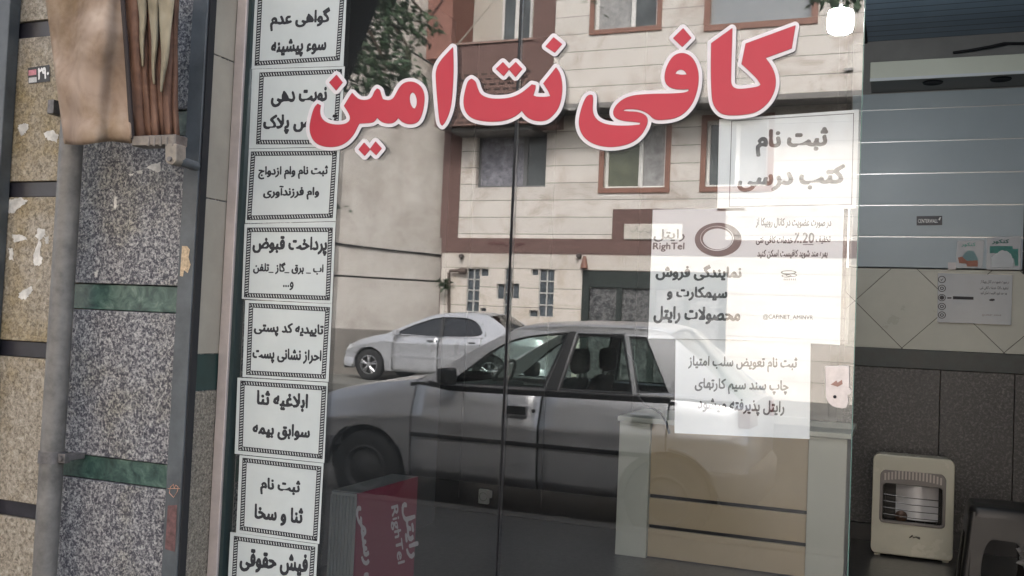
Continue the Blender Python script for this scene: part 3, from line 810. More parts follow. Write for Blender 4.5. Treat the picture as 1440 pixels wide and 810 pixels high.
pink_m = mat('dark_red_vinyl', (0.38, 0.06, 0.075), 0.45)
def slab(loops, y0, y1):
    v, f = fill(loops); b = MB()
    b.add([P(x, y, y0) for x, y in v], f)
    for lp in loops:
        n = len(lp); a = [P(x, y, y0) for x, y in lp]; c = [np.array([p[0], y1, p[2]]) for p in a]
        b.add(a+c, [(k, (k+1) % n, n+(k+1) % n, n+k) for k in range(n)])
    return b
for wd in (cafe, net, amin):
    pol = [smooth_poly(p) for p in wd]
    l_red, l_in, l_white = sdf_loops(pol, (0.25, -0.6, -5.6))
    wo = slab(l_white, -0.0042, -0.0022).build('word', wht_m, sign)
    slab(l_in, -0.0050, -0.0043).build('inline', pink_m, wo)
    slab(l_red, -0.0062, -0.0051).build('red_face', red_m, wo)

# ------------------------------------------------------------------ paper notices
def quad_pt(q, u, v):
    q = [np.array(p, float) for p in q]
    return (q[0]*(1-u)+q[1]*u)*(1-v) + (q[3]*(1-u)+q[2]*u)*v
def paper(q, Y, label, group=None, thick=0.0004, m=None, curl=0.0):
    b = MB(); n = 8; rows = []; rows2 = []
    for i in range(n+1):
        r1 = []
        for k in range(n+1):
            p = quad_pt(q, k/n, i/n); w = curl*(abs(k/n-0.5)*2)**3*(i/n if curl > 0 else 1)
            r1.append(P(p[0], p[1], Y-abs(w)))
        rows.append(r1)
    o = b.grid(rows).build('paper_notice', m or paper_m, None, solid=thick)
    return tag(o, label, 'notice', group)
def px_rect(b, pts, Y): b.face([P(x, y, Y) for x, y in pts])
def border(q, Y, parent, ins=0.0, fancy=True, w=1.1):
    """printed frame; q = corners of its outer line in photo px"""
    b = MB()
    c = [np.array(p, float) for p in q]
    def frame(d0, d1):
        ctr = sum(c)/4
        def inset(d):
            out = []
            for i in range(4):
                a, p, n_ = c[i-1], c[i], c[(i+1) % 4]
                e1 = (a-p)/np.linalg.norm(a-p); e2 = (n_-p)/np.linalg.norm(n_-p); out.append(p+(e1+e2)*d)
            return out
        A, B2 = inset(d0), inset(d1)
        for i in range(4):
            j = (i+1) % 4; px_rect(b, [A[i], A[j], B2[j], B2[i]], Y)
        return A, B2
    if fancy:
        frame(0, 1.2); frame(5.2, 6.3)
        for i in range(4):
            a, p = c[i], c[(i+1) % 4]; L_ = np.linalg.norm(p-a); e = (p-a)/L_; nrm = np.array([-e[1], e[0]])
            s = 1.5
            while s < L_-3.5:
                o_ = a+e*s
                px_rect(b, [o_+nrm*1.2+e*0.0, o_+nrm*1.2+e*2.3, o_+nrm*5.2+e*3.6, o_+nrm*5.2+e*1.3], Y)
                s += 3.7
    else:
        frame(0, w)
    return b.build('printed_frame', ink if fancy else ink_grey, parent)
pj0 = lambda Y: (lambda x, y: P(x, y, Y))
YL = -0.0008
sheets = [  # paper corners TL TR BR BL, frame corners, lines (text, x0, x1, y0, y1), slope, label
 ([(359, -14), (488, -18), (483, 93), (354, 97)], [(363, -9), (485, -13), (478, 85), (358, 92.5)], [('گواهی عدم', 380, 464, 12, 42), ('سوء پیشینه', 381, 459, 54, 80)], -0.05, 'white framed notice, topmost sheet of the column at the left of the glass'),
 ([(355, 97.5), (485, 93.5), (478, 206), (350, 209)], [(365, 102), (481, 97), (474, 203), (360, 203)], [('نوبت دهی', 381, 460, 123, 150), ('تعویض پلاک', 370, 474, 160, 188)], -0.03, 'white framed notice whose right side lies under the last red letter'),
 ([(350, 209.5), (478, 207), (472, 311), (345, 314)], [(353, 213), (474, 212), (468, 306.5), (347, 309.5)], [('ثبت نام وام ازدواج', 363, 461, 233, 252), ('وام فرزندآوری', 370, 449, 261, 281)], -0.01, 'white framed notice with two small lines, just below the red lettering at left'),
 ([(344, 315), (472, 312), (467, 427), (340, 420)], [(347.5, 320), (468, 320), (464, 422.5), (343, 418)], [('پرداخت قبوض', 355, 460, 332, 359), ('اب _ برق _گاز _تلفن', 356, 455, 369, 386), ('و...', 398, 413, 396, 408)], 0.02, 'white framed notice with three lines of text, the last a single letter and dots'),
 ([(345, 422), (467, 427.5), (462, 537), (341, 530)], [(350, 426), (464, 432), (458, 533), (346, 527)], [('تاییدیه کد پستی', 357, 455, 454, 474), ('احراز نشانی پست', 355, 452, 490, 512)], 0.05, 'white framed two line notice directly under the three line sheet of the left column'),
 ([(334, 531), (461, 538), (456, 651), (330, 638)], [(338, 535), (459, 543), (453.5, 645.5), (335, 633.5)], [('ابلاغیه ثنا', 361, 433, 551, 577), ('سوابق بیمه', 355, 436, 595, 619)], 0.08, 'white framed notice level with the bonnet of the reflected silver hatchback'),
 ([(337, 640), (455, 651.5), (449, 765), (332, 749)], [(341, 643.5), (452, 656), (446, 761), (337, 745.5)], [('ثبت نام', 366, 422, 673, 698), ('ثنا و سخا', 358, 426, 711, 739)], 0.11, 'white framed notice second from the bottom of the left column, beside the front wheel'),
 ([(324, 748), (447, 765.5), (441, 877), (318, 858)], [(329, 753.5), (443.5, 769), (437, 872), (324, 853)], [('فیش حقوقی', 337, 433, 775, 808)], 0.10, 'white framed notice at the foot of the left column, cut by the photo edge'),
]
side_paper = mat('side_paper', (0.53, 0.57, 0.555), 0.45, var=0.07, vscale=4, bump=0.15, bscale=8)
for i, (q, fr, lines, slp, lab) in enumerate(sheets):
    Y = YL - (0.0003 if i % 2 else 0.0)
    o = paper(q, Y, lab, 'printed service notices in a column on the glass', m=side_paper)
    border(fr, Y-0.0005, o)
    for ln in lines:
        letter(ln[0], ln[1:], pj0(Y-0.0005), ink, o, slope=slp, bold=0.05 if ln[4]-ln[3] > 14 else 0.03)
# sheets inside the glass of the door
YI = 0.0125
o = paper([(1011.5, 168), (1208, 154), (1204, 293), (1008.5, 297)], YI, 'white landscape notice with a thin plain frame, topmost of the sheets on the door', 'notices on the glass door')
border([(1028.5, 169.5), (1201, 159), (1198, 288), (1025, 291)], YI-0.0006, o, fancy=False, w=1.0)
letter('ثبت نام', (1063, 1164, 180, 219), pj0(YI-0.0006), ink, o, slope=-0.03, bold=0.05)
letter('کتب درسی', (1037, 1188, 233, 268), pj0(YI-0.0006), ink, o, slope=-0.03, bold=0.05)
o = paper([(1045, 292), (1187, 293), (1181, 485), (1040, 478)], YI+0.001, 'white portrait notice with small print and a line drawn emblem, lapping a darker printed sheet', 'notices on the glass door')
YD = YI+0.0004
letter('در صورت عضویت در کانال روبیکا از', (1063, 1169, 306.5, 321), pj0(YD), ink, o, slope=0.01, bold=0.035)
letter('تخفیف', (1147, 1168, 332, 343), pj0(YD), ink, o, slope=0.01, bold=0.035)
letter('20.٪', (1117, 1145, 327, 342), pj0(YD), ink_grey, o, bold=0.03)
b = MB(); px_rect(b, [(1129, 343.5), (1144, 343.5), (1144, 344.6), (1129, 344.6)], YD); b.build('underline', ink_grey, o)
letter('خدمات کافی نتی', (1063, 1115, 332, 345), pj0(YD), ink, o, slope=0.02, bold=0.035)
letter('بهره مند شوید کافیست اسکن کنید', (1065, 1164, 351, 364), pj0(YD), ink, o, slope=0.0, bold=0.035)
letter('@CAFINET_AMINVR', (1073, 1143, 442.5, 450.5), pj0(YD), ink, o, slope=0.02, bold=0.02)
b = MB()
for (cx, cy, rx, ry) in ((1109, 383, 11, 3.0), (1106, 388, 7, 2.2), (1113, 387, 8, 2.4)):
    pts = []
    for k in range(28):
        a = 2*math.pi*k/28; pts.append((cx+rx*math.cos(a), cy+ry*math.sin(a)))
    ins = [(cx+(x-cx)*0.82, cy+(y-cy)*0.55) for x, y in pts]
    for k in range(28):
        j = (k+1) % 28; px_rect(b, [pts[k], pts[j], ins[j], ins[k]], YD-0.00005*cy/400)
for k in range(7):
    x = 1102+k*2.6; px_rect(b, [(x, 392), (x+1.3, 391.5), (x+1.0, 394.5), (x+0.1, 394.2)], YD)
b.build('emblem', ink, o)
o = paper([(918, 295), (1047, 292), (1041, 478), (911.5, 476)], YI, 'white portrait notice with a dark oval ring at its top right and three bold lines', 'notices on the glass door')
YD = YI-0.0006
logo_m = mat('logo_ink', (0.055, 0.045, 0.05), 0.5)
letter('رایتل', (919, 963, 322, 340), pj0(YD), ink_grey, o, slope=0.0, bold=0.025)
letter('RighTel', (918, 962.5, 341, 354), pj0(YD), ink_grey, o, slope=0.0, bold=0.035)
def ring(b, cx, cy, ro, ri, dx, dy, Y, n=48):
    p1 = [(cx+ro[0]*math.cos(2*math.pi*k/n), cy+ro[1]*math.sin(2*math.pi*k/n)) for k in range(n)]
    p2 = [(cx+dx+ri[0]*math.cos(2*math.pi*k/n), cy+dy+ri[1]*math.sin(2*math.pi*k/n)) for k in range(n)]
    for k in range(n):
        j = (k+1) % n; px_rect(b, [p1[k], p1[j], p2[j], p2[k]], Y)
b = MB(); ring(b, 1010, 337, (33, 23.8), (20.5, 14.6), -1, -1, YD); b.build('ring_emblem', logo_m, o)
b = MB(); ring(b, 1008.2, 335.2, (23.5, 17.4), (22.6, 16.6), -0.3, -0.3, YD-0.0003); b.build('ring_highlight', paper_m, o)
letter('نمایندگی فروش', (922, 1043, 372, 395), pj0(YD), ink, o, slope=0.01, bold=0.05)
letter('سیمکارت و', (938, 1023, 403, 423), pj0(YD), ink, o, slope=0.02, bold=0.05)
letter('محصولات رایتل', (919, 1041, 431, 456), pj0(YD), ink, o, slope=0.02, bold=0.05)
o = paper([(950, 477), (1140, 480.5), (1138.5, 617.5), (948.5, 609)], YI+0.004, 'white landscape notice with three even lines, lowest sheet on the door, over the counter', 'notices on the glass door', curl=0.003)
YD = YI+0.0030
letter('ثبت نام تعویض سلب امتیاز', (968, 1121, 501, 523), pj0(YD), ink, o, slope=0.02, bold=0.035)
letter('چاپ سند سیم کارتهای', (977, 1109, 533, 555), pj0(YD), ink, o, slope=0.03, bold=0.035)
letter('رایتل پذیرفته میشود', (981, 1103, 561, 584), pj0(YD), ink, o, slope=0.05, bold=0.035)
# strip of clear tape holding the sheets
b = MB().face([P(x, y, YI+0.0032) for x, y in ((1186, 300), (1200, 300), (1192, 484), (1181, 484))])
tp = b.build('clear_tape', glassmat('clear_tape_film', (0.80, 0.82, 0.82), 0.10, 0.12, dirt_haze=0.25)); tag(tp, 'strip of clear tape along the right edge of the small print notice', 'tape')

# ================================================================== INSIDE: counter, heater, stool, signs
YC = 2.82
ctr = thing('shop_counter', tuple(P(1000, 795, YC)), 'pale cream shop counter with beige recessed panels standing behind the glass door', 'counter')
c_frame = mat('pale_laminate', (0.44, 0.46, 0.41), 0.35, var=0.04)
c_panel = mat('beige_laminate', (0.40, 0.33, 0.225), 0.35, var=0.06, vscale=3)
cxs = [P(868, 690, YC)[0], P(911, 690, YC)[0], P(1135, 700, YC)[0], P(1189, 700, YC)[0]]
ztop = 0.80
MB().box(cxs[0], cxs[1], YC, YC+0.06, 0.10, ztop).build('end_panel', c_frame, ctr, bevel=0.002)
MB().box(cxs[2], cxs[3]+0.0, YC, YC+0.06, 0.10, ztop).build('end_panel', c_frame, ctr, bevel=0.002)
yp = YC+0.03
zz = [ztop, P(1020, 706, yp)[2], P(1020, 711, yp)[2], P(1020, 750, yp)[2], P(1020, 755, yp)[2], 0.105]
for a, c in ((0, 1), (2, 3), (4, 5)):
    MB().box(cxs[1]+0.002, cxs[2]-0.002, yp, yp+0.02, zz[c], zz[a]-0.002).build('front_panel', c_panel, ctr, bevel=0.0015)
MB().box(cxs[1]+0.002, cxs[2]-0.002, yp+0.035, yp+0.05, 0.10, ztop-0.01).build('slot_back', black_m, ctr)
MB().box(cxs[0]-0.01, cxs[3]+0.02, YC-0.012, YC+0.62, ztop+0.002, ztop+0.028).build('counter_top', c_frame, ctr, bevel=0.003)
MB().box(cxs[3]-0.02, cxs[3]-0.002, YC+0.062, YC+0.6, 0.10, ztop).build('side_panel', mat('grey_laminate', (0.22, 0.22, 0.21), 0.4), ctr, bevel=0.002)
MB().box(cxs[0]+0.002, cxs[0]+0.02, YC+0.062, YC+0.6, 0.10, ztop).build('side_panel', MATS['grey_laminate'], ctr)

# heater
YH = 3.60
hx0, hx1 = P(1226, 705, YH)[0], P(1342, 705, YH)[0]
hz0, hz1 = 0.145, P(1285, 640, YH)[2]
hcx, hw = (hx0+hx1)/2, (hx1-hx0)/2
ht = thing('gas_heater', (hcx, YH+0.1, 0.10), 'cream enamel gas heater with arched grille and ceramic front, standing by the dark wall', 'heater')
enamel = mat('cream_enamel', (0.45, 0.435, 0.35), 0.25, var=0.05, vscale=6, coat=0.4)
def rr(x0, x1, z0, z1, r_, n=6, bow=0.0):
    out = []
    for cx, cz, a0 in ((x1-r_, z1-r_, 0), (x0+r_, z1-r_, 90), (x0+r_, z0+r_, 180), (x1-r_, z0+r_, 270)):
        for k in range(n+1):
            a = R(a0+90*k/n); x, z = cx+r_*math.cos(a), cz+r_*math.sin(a)
            if bow and a0 <= 90: z += bow*(1-((x-(x0+x1)/2)/((x1-x0)/2))**2)
            out.append((x, z))
    return out
def ring_slab(outer, inner, y0, y1):
    """plate with an opening; loops of equal length"""
    n = len(outer); b = MB()
    o0 = [(x, y0, z) for x, z in outer]; i0 = [(x, y0, z) for x, z in inner]; o1 = [(x, y1, z) for x, z in outer]; i1 = [(x, y1, z) for x, z in inner]
    b.add(o0+i0+o1+i1, [f for k in range(n) for j in [(k+1) % n] for f in ((k, j, n+j, n+k), (k, 2*n+k, 2*n+j, j), (n+k, n+j, 3*n+j, 3*n+k), (2*n+k, 3*n+k, 3*n+j, 2*n+j))])
    return b
iz0, iz1 = hz0+0.145, hz1-0.105
ix0, ix1 = hx0+0.048, hx1-0.05
out_l = rr(hx0, hx1, hz0-0.035, hz1-0.012, 0.03, 8, 0.012); in_l = rr(ix0, ix1, iz0, iz1, 0.02, 8, 0.03)
ring_slab(out_l, in_l, YH, YH+0.05).build('front_plate', enamel, ht, bevel=0.008, seg=3)
ring_slab(rr(hx0+0.006, hx1-0.006, hz0, hz1-0.02, 0.03, 8, 0.012), rr(hx0+0.03, hx1-0.03, hz0+0.03, hz1-0.05, 0.02, 8, 0.012), YH+0.052, YH+0.2).build('casing', enamel, ht)
greym = mat('grey_heater_trim', (0.13, 0.12, 0.115), 0.4, metal=0.3)
ring_slab(rr(ix0-0.008, ix1+0.008, iz0-0.008, iz1+0.004, 0.025, 8, 0.032), rr(ix0+0.008, ix1-0.008, iz0+0.008, iz1-0.065, 0.015, 8, 0.018), YH-0.006, YH+0.02).build('window_surround', greym, ht, bevel=0.003)
b = MB()
for k in range(17):
    x = ix0+0.018+(ix1-ix0-0.036)*k/16; s = (x-hcx)/((ix1-ix0)/2)
    z1 = iz1+0.030*(1-s*s)-0.012; b.box(x-0.0045, x+0.0045, YH-0.009, YH-0.0055, iz1-0.048+0.018*(1-s*s), z1)
b.build('grille', mat('pale_heater_bars', (0.32, 0.29, 0.27), 0.4, metal=0.3), ht)
MB().box(ix0, ix1, YH+0.10, YH+0.12, iz0, iz1+0.01).build('burner_back', mat('soot_black', (0.02, 0.018, 0.017), 0.6), ht)
b = MB(); rows = []
for i in range(2):
    row = []
    for k in range(13):
        s = k/12.0; row.append((ix0+0.075+(ix1-ix0-0.10)*s, YH+0.085-0.03*math.sin(math.pi*s), iz0+0.012+i*(iz1-iz0-0.075)))
    rows.append(row)
MB().grid(rows).build('ceramic_panel', mat('ceramic_white', (0.62, 0.62, 0.64), 0.25, metal=0.2, var=0.1), ht, smooth=True)
MB().lathe([(0.0, 0), (0.028, 0), (0.032, -0.01), (0.012, -0.02)], (ix0+0.105, YH+0.05, iz0+0.03), n=20).build('pilot_cover', mat('copper_brown', (0.10, 0.06, 0.045), 0.4, metal=0.5), ht, smooth=True)
b = MB()
for k in range(4):
    z = iz0+0.03+k*0.036
    b.tube([(ix0+0.012, YH+0.02, z+0.008), (hcx, YH+0.012, z), (ix1-0.012, YH+0.02, z+0.0)], 0.0022, 6)
b.tube([(ix0+0.02, YH+0.02, iz0), (ix0+0.02, YH+0.02, iz1-0.05)], 0.0025, 6); b.tube([(ix1-0.016, YH+0.02, iz0), (ix1-0.016, YH+0.02, iz1-0.05)], 0.0025, 6)
b.build('guard_bars', mat('guard_steel', (0.07, 0.065, 0.06), 0.3, metal=0.8), ht)
b = MB(); q = (hcx+0.02, YH-0.003, hz0+0.078)
b.tube([(q[0]-0.03, q[1], q[2]-0.008), (q[0]-0.015, q[1], q[2]+0.006), (q[0]-0.012, q[1], q[2]-0.004), (q[0]+0.004, q[1], q[2]), (q[0]+0.022, q[1], q[2]-0.006)], [0.002, 0.005, 0.004, 0.004, 0.007], 8)
b.build('badge', mat('dark_badge', (0.06, 0.055, 0.045), 0.3, metal=0.6), ht, smooth=True)
for x in (hx0+0.02, hx1-0.05):
    MB().box(x, x+0.03, YH+0.02, YH+0.18, 0.10, hz0+0.002).build('foot', enamel, ht)

# stool
sx, sy = P(1408, 706, 3.05)[0], 3.05
stl = thing('plastic_stool', (sx, sy, 0.10), 'black plastic stool with cut out sides on the floor near the heater', 'stool')
pls = mat('black_plastic', (0.012, 0.011, 0.011), 0.42, var=0.2, vscale=8)
szt = P(1408, 709, 3.05)[2]
hh = szt-0.10
w0, w1 = 0.145, 0.185
def sq(w, z, r_=0.045): return [(x+sx, y+sy, z) for x, y in rr(-w, w, -w, w, r_, 5)]
b = MB()
l1, l2, l3 = sq(w0-0.012, szt), sq(w0, szt-0.014), sq(w0+0.004, szt-0.05)
n = len(l1); b.add(l1+l2+l3, [tuple(range(n))]+[(k, (k+1) % n, n+(k+1) % n, n+k) for k in range(n)]+[(n+k, n+(k+1) % n, 2*n+(k+1) % n, 2*n+k) for k in range(n)])
b.build('seat', pls, stl, smooth=True)
for (ux, uy) in ((0, -1), (1, 0), (0, 1), (-1, 0)):
    # side panel with an arched opening
    o_, i_ = [], []
    W0, W1 = w0-0.02, w1-0.02
    ol = rr(-1, 1, 0, 1, 0.06, 6); il = rr(-0.62, 0.62, 0.02, 0.74, 0.30, 6)
    def wp(p, d):
        s, t = p; ww = W1+(W0-W1)*t; dd = (w1+(w0+0.003-w1)*t)-d
        lx, ly = s*ww, -dd
        return (sx+lx*(-uy)-ly*ux*1.0 if uy else sx-ly*ux, sy+(ly*(-uy) if uy else lx*ux), 0.10+t*(hh-0.045))
    n = len(ol); O0 = [wp(p, 0) for p in ol]; I0 = [wp(p, 0) for p in il]; O1 = [wp(p, 0.006) for p in ol]; I1 = [wp(p, 0.006) for p in il]
    b = MB().add(O0+I0+O1+I1, [f for k in range(n) for j in [(k+1) % n] for f in ((k, j, n+j, n+k), (k, 2*n+k, 2*n+j, j), (n+k, n+j, 3*n+j, 3*n+k), (2*n+k, 3*n+k, 3*n+j, 2*n+j))])
    b.build('side_panel', pls, stl, smooth=True)
for ax in (-1, 1):
    for ay in (-1, 1):
        b = MB(); b.tube([(sx+ax*(w0-0.022), sy+ay*(w0-0.022), szt-0.03), (sx+ax*(w1-0.022), sy+ay*(w1-0.022), 0.10)], [0.022, 0.026], 12)
        b.build('leg', pls, stl, smooth=True)

rq = random.Random(9); bc = P(1440, 778, 2.95); rows = []
for i in range(11):
    t = i/10.0; row = []
    for k in range(17):
        a = 2*math.pi*(k % 16)/16; rq2 = random.Random(i*16+(k % 16)); r_ = (0.02+0.05*math.sin(math.pi*min(1, t*1.05+0.02)))*(1+rq2.uniform(-0.35, 0.35))
        row.append((bc[0]+0.05+r_*math.cos(a), bc[1]+r_*math.sin(a), bc[2]-0.11+0.2*t+rq2.uniform(-0.012, 0.012)))
    rows.append(row)
tag(MB().grid(rows).build('plastic_bag', mat('crinkled_film', (0.42, 0.43, 0.44), 0.2, spec=0.8)), 'crinkled pale plastic bag at the right edge beside the black stool', 'bag')
# light box leaning by the left wall
zt = 0.74
A0, A1 = PX(504, 699, -1.533), None
FX0 = -1.545
y0_, y1_ = PX(504, 699, FX0)[1], PX(588, 666, FX0)[1]
zt = (PX(504, 699, FX0)[2]+PX(588, 666, FX0)[2])/2
lb = thing('sign_box', (FX0-0.05, (y0_+y1_)/2, 0.10), 'dark red box sign stood on its side inside the glass, lettering turned to read downwards', 'sign')
th = 0.085
MB().box(FX0-0.006, FX0, y0_, y1_, 0.10, zt).build('red_face', mat('maroon_acrylic', (0.15, 0.012, 0.038), 0.35, var=0.05), lb)
b = MB()
for k in range(8):
    x = FX0-0.008-th+th*k/7.0
    b.box(x-0.0035, x+0.0035, y0_-0.006, y0_-0.001, 0.10, zt-0.012)
b.box(FX0-0.012-th, FX0-0.0065, y0_-0.001, y0_+0.006, 0.10, zt-0.004)
b.build('ribbed_side', mat('ribbed_white', (0.20, 0.21, 0.20), 0.4), lb)
MB().box(FX0-0.016-th, FX0-0.0062, y0_+0.007, y1_, 0.10, zt-0.006).build('casing', mat('grey_casing', (0.10, 0.105, 0.105), 0.4), lb)
MB().box(FX0-0.016-th, FX0-0.0062, y0_+0.006, y1_, zt-0.005, zt).build('top_lid', mat('pale_grey_lid', (0.11, 0.115, 0.11), 0.4), lb)
wl = mat('cream_letters', (0.36, 0.33, 0.33), 0.5)
def sign_text(text, c, u, v, bold, name='lettering', fatten=None, m=wl):
    """c = photo position of the centre; u = photo vector along the reading axis; v = photo vector of the letter height"""
    vv, ff = glyphs(text, bold); pts = []
    for a, h in vv:
        x = c[0]+(a-0.5)*u[0]+(h-0.5)*v[0]; y = c[1]+(a-0.5)*u[1]+(h-0.5)*v[1]
        pts.append(PX(x, y, FX0+0.001))
    MB().add(pts, ff).build(name, m, lb)
sign_text('رایتل', (577, 745), (9, 80), (18, -5), 0.045)
sign_text('RighTel', (558, 752), (10, 82), (13, -4), 0.03)
sign_text('نمایندگی رسمی', (521, 816), (24, 212), (19, -5), 0.055)
# dark backing added at the left rear so the reflection dominates; wall socket, hanging wire
cup = thing('added_dark_backing', (-1.6, 3.6, 0.10), 'added charcoal backing that darkens the left back of the shop, behind the counter', 'backing')
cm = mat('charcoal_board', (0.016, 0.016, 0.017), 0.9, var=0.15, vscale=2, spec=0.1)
MB().box(-3.19, -0.30, 3.42, 3.98, 0.10, 3.098).build('backing_block', cm, cup)
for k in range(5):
    x = -3.08+k*0.55; MB().box(x, x+0.535, 3.398, 3.417, 0.18, 3.08).build('backing_panel', cm, cup)
q = P(681, 698, 3.39)
sk2 = thing('wall_socket', (q[0], 3.39, q[2]), 'small grey plug socket at knee height on the dark backing', 'socket')
MB().box(q[0]-0.035, q[0]+0.035, 3.375, 3.397, q[2]-0.045, q[2]+0.045).build('socket_plate', mat('socket_plastic', (0.34, 0.34, 0.31), 0.4), sk2, bevel=0.006)
MB().lathe([(0.027, -0.003), (0.024, -0.003), (0.022, 0.006), (0.0, 0.006)], (q[0], 3.374, q[2]), n=20).build('socket_recess', mat('socket_shadow', (0.10, 0.10, 0.095), 0.5), sk2, smooth=True)
MB().box(q[0]+0.028, q[0]+0.062, 3.35, 3.374, q[2]+0.0, q[2]+0.045).build('plug', mat('plug_plastic', (0.30, 0.29, 0.27), 0.4), sk2, bevel=0.006)
wr = MB(); wr.tube([P(882, 497, 2.9), P(893, 512, 2.9), P(897, 540, 2.9), P(899, 560, 2.88), P(906, 568, 2.86), P(918, 574, 2.84), P(930, 582, 2.82), P(937, 594, 2.80), P(941, 610, 2.79)], 0.006, 8)
tag(wr.build('hanging_wire', black_m, None, smooth=True), 'black wire drooping onto the counter behind the lowest notice', 'wire')
wr = MB(); wr.tube([P(1340, 74, 3.96), P(1362, 71, 3.95), P(1390, 66, 3.93), P(1412, 61, 3.93), P(1440, 61, 3.95), P(1475, 60, 3.96)], 0.008, 8)
tag(wr.build('ceiling_wire', black_m, None, smooth=True), 'black cable lying above the pelmet near the ceiling', 'cable')
# bulb hanging inside the door
qb = P(1182, 30, 1.9)
lamp = thing('hanging_bulb', tuple(qb), 'glowing white bulb hanging inside near the top corner of the door', 'lamp')
b = MB(); b.lathe([(0.0, -0.048), (0.034, -0.047), (0.046, -0.040), (0.050, -0.026), (0.051, 0.0), (0.050, 0.026), (0.046, 0.040), (0.034, 0.046), (0.01, 0.047)], qb, axis='z', n=24)
b.build('bulb', mat('lit_bulb', (1, 1, 1), 0.4, emis=((0.93, 0.97, 1.0), 48.0)), lamp, smooth=True)
b = MB(); b.tube([(qb[0], qb[1], qb[2]+0.046), (qb[0], qb[1], qb[2]+0.07)], 0.008, 10); b.build('bulb_holder', black_m, lamp, smooth=True)
b = MB(); b.tube([(qb[0], qb[1], qb[2]+0.07), (qb[0], qb[1], 3.1)], 0.002, 6); b.build('flex', black_m, lamp)
# notices on the back wall
def wall_sheet(name, q, Y, m, label, cat, group=None):
    b = MB().face([P(x, y, Y) for x, y in q]); o = b.build(name, m, None, solid=0.0008); return tag(o, label, cat, group)
film = mat('laminated_sheet', (0.25, 0.285, 0.32), 0.2, var=0.05, vscale=6)
YW = 3.985
o = wall_sheet('wall_label', [(1289, 304), (1325, 303.5), (1325, 316.5), (1289, 317)], YW, mat('label_black', (0.02, 0.02, 0.03), 0.4), 'small black label with white letters on the grey slats', 'label')
letter('CENTERWALL', (1291, 1319, 308, 313.5), pj0(YW-0.0015), MATS['white_ink'], o, bold=0.03)
b = MB(); px_rect(b, [(1319.5, 309), (1321.5, 305.5), (1323.5, 305.5), (1321.5, 310)], YW-0.0015); b.build('mark', MATS['white_ink'], o)
o = wall_sheet('wall_poster', [(1346, 339), (1384, 338), (1381, 377), (1344, 377)], YW, film, 'small laminated poster with a teal and orange picture, left of the slat pair', 'poster', 'laminated posters on the slats')
teal = mat('teal_ink', (0.03, 0.20, 0.17), 0.5, var=0.2, vscale=40)
letter('کنکور', (1352, 1372, 341, 347.5), pj0(YW-0.0015), teal, o, bold=0.04)
blot([(1356, 356), (1362, 352), (1369, 353), (1374, 361), (1376, 367), (1352, 367)], YW-0.0014, 'teal_picture', mat('pale_teal', (0.15, 0.27, 0.28), 0.5), o, 0.4)
px_ = [(1347, 362), (1353, 361), (1360, 367), (1375, 366), (1375, 375), (1360, 375), (1359, 371), (1349, 370)]
blot(px_, YW-0.0018, 'orange_picture', mat('dull_orange', (0.34, 0.12, 0.07), 0.5, var=0.2, vscale=60), o, 0.3)
o = wall_sheet('wall_poster', [(1388, 334), (1436, 332), (1435, 379.5), (1387, 379)], YW-0.003, film, 'laminated poster with a green banner and white figure, right of the slat pair', 'poster', 'laminated posters on the slats')
letter('کنکور', (1395, 1419, 336.5, 343.5), pj0(YW-0.0048), mat('dark_teal_ink', (0.02, 0.10, 0.09), 0.5), o, bold=0.05)
blot([(1392, 346), (1424, 346), (1424, 350), (1432, 350), (1432, 374), (1427, 374), (1426, 364), (1416, 356), (1404, 356), (1392, 356)], YW-0.0046, 'green_banner', teal, o, 0.2)
blot([(1402, 356), (1408, 352), (1416, 353), (1422, 358), (1425, 366), (1424, 376), (1394, 376), (1394, 362)], YW-0.0052, 'white_figure', mat('pale_figure', (0.50, 0.53, 0.55), 0.4), o, 0.4)
o = wall_sheet('tape_scrap', [(1333, 369), (1344, 369), (1344, 379), (1333, 379)], YW-0.004, mat('pink_white_scrap', (0.65, 0.60, 0.59), 0.5), 'small whitish scrap of tape at the foot of the left laminated poster', 'scrap')
o = wall_sheet('wall_notice', [(1319, 384), (1424, 387), (1422, 457), (1318, 453)], YW, film, 'laminated landscape sheet with a column of round icons on the cream tiles', 'notice')
for i, cy in enumerate((393, 405.5, 418.5, 431, 443)):
    b = MB(); cx = 1324.5; ring(b, cx, cy, (5.6, 5.0), (4.4, 4.0), 0, 0, YW-0.0014, 24)
    if i in (1, 3, 4): ring(b, cx, cy, (2.8, 2.4), (1.5, 1.3), 0, 0, YW-0.0016, 16)
    elif i == 0: px_rect(b, [(cx-2.4, cy-0.3), (cx-0.6, cy+2.2), (cx+3, cy-2.8), (cx-0.6, cy+0.4)], YW-0.0016)
    else:
        for k in range(16):
            a0, a1 = 2*math.pi*k/16, 2*math.pi*(k+1)/16; px_rect(b, [(cx, cy), (cx+3.4*math.cos(a0), cy+3*math.sin(a0)), (cx+3.4*math.cos(a1), cy+3*math.sin(a1))], YW-0.0016)
    b.build('icon', ink, o)
b = MB(); px_rect(b, [(1332, 418), (1338, 418), (1338, 420), (1332, 420)], YW-0.0014); px_rect(b, [(1340, 416.5), (1369, 417.5), (1369, 421.5), (1340, 420.8)], YW-0.0014); b.build('printed_bar', ink, o)
letter('در صورت عضویت در کانال روبیکا از', (1379, 1419, 394, 399.5), pj0(YW-0.0014), ink, o, slope=0.02, bold=0.02)
letter('تخفیف 20٪ خدمات کافی نتی', (1378, 1418, 402.5, 408), pj0(YW-0.0014), ink, o, slope=0.02, bold=0.02)
letter('بهره مند شوید کافیست اسکن کنید', (1379, 1416, 410, 415), pj0(YW-0.0014), ink, o, slope=0.02, bold=0.02)
b = MB()
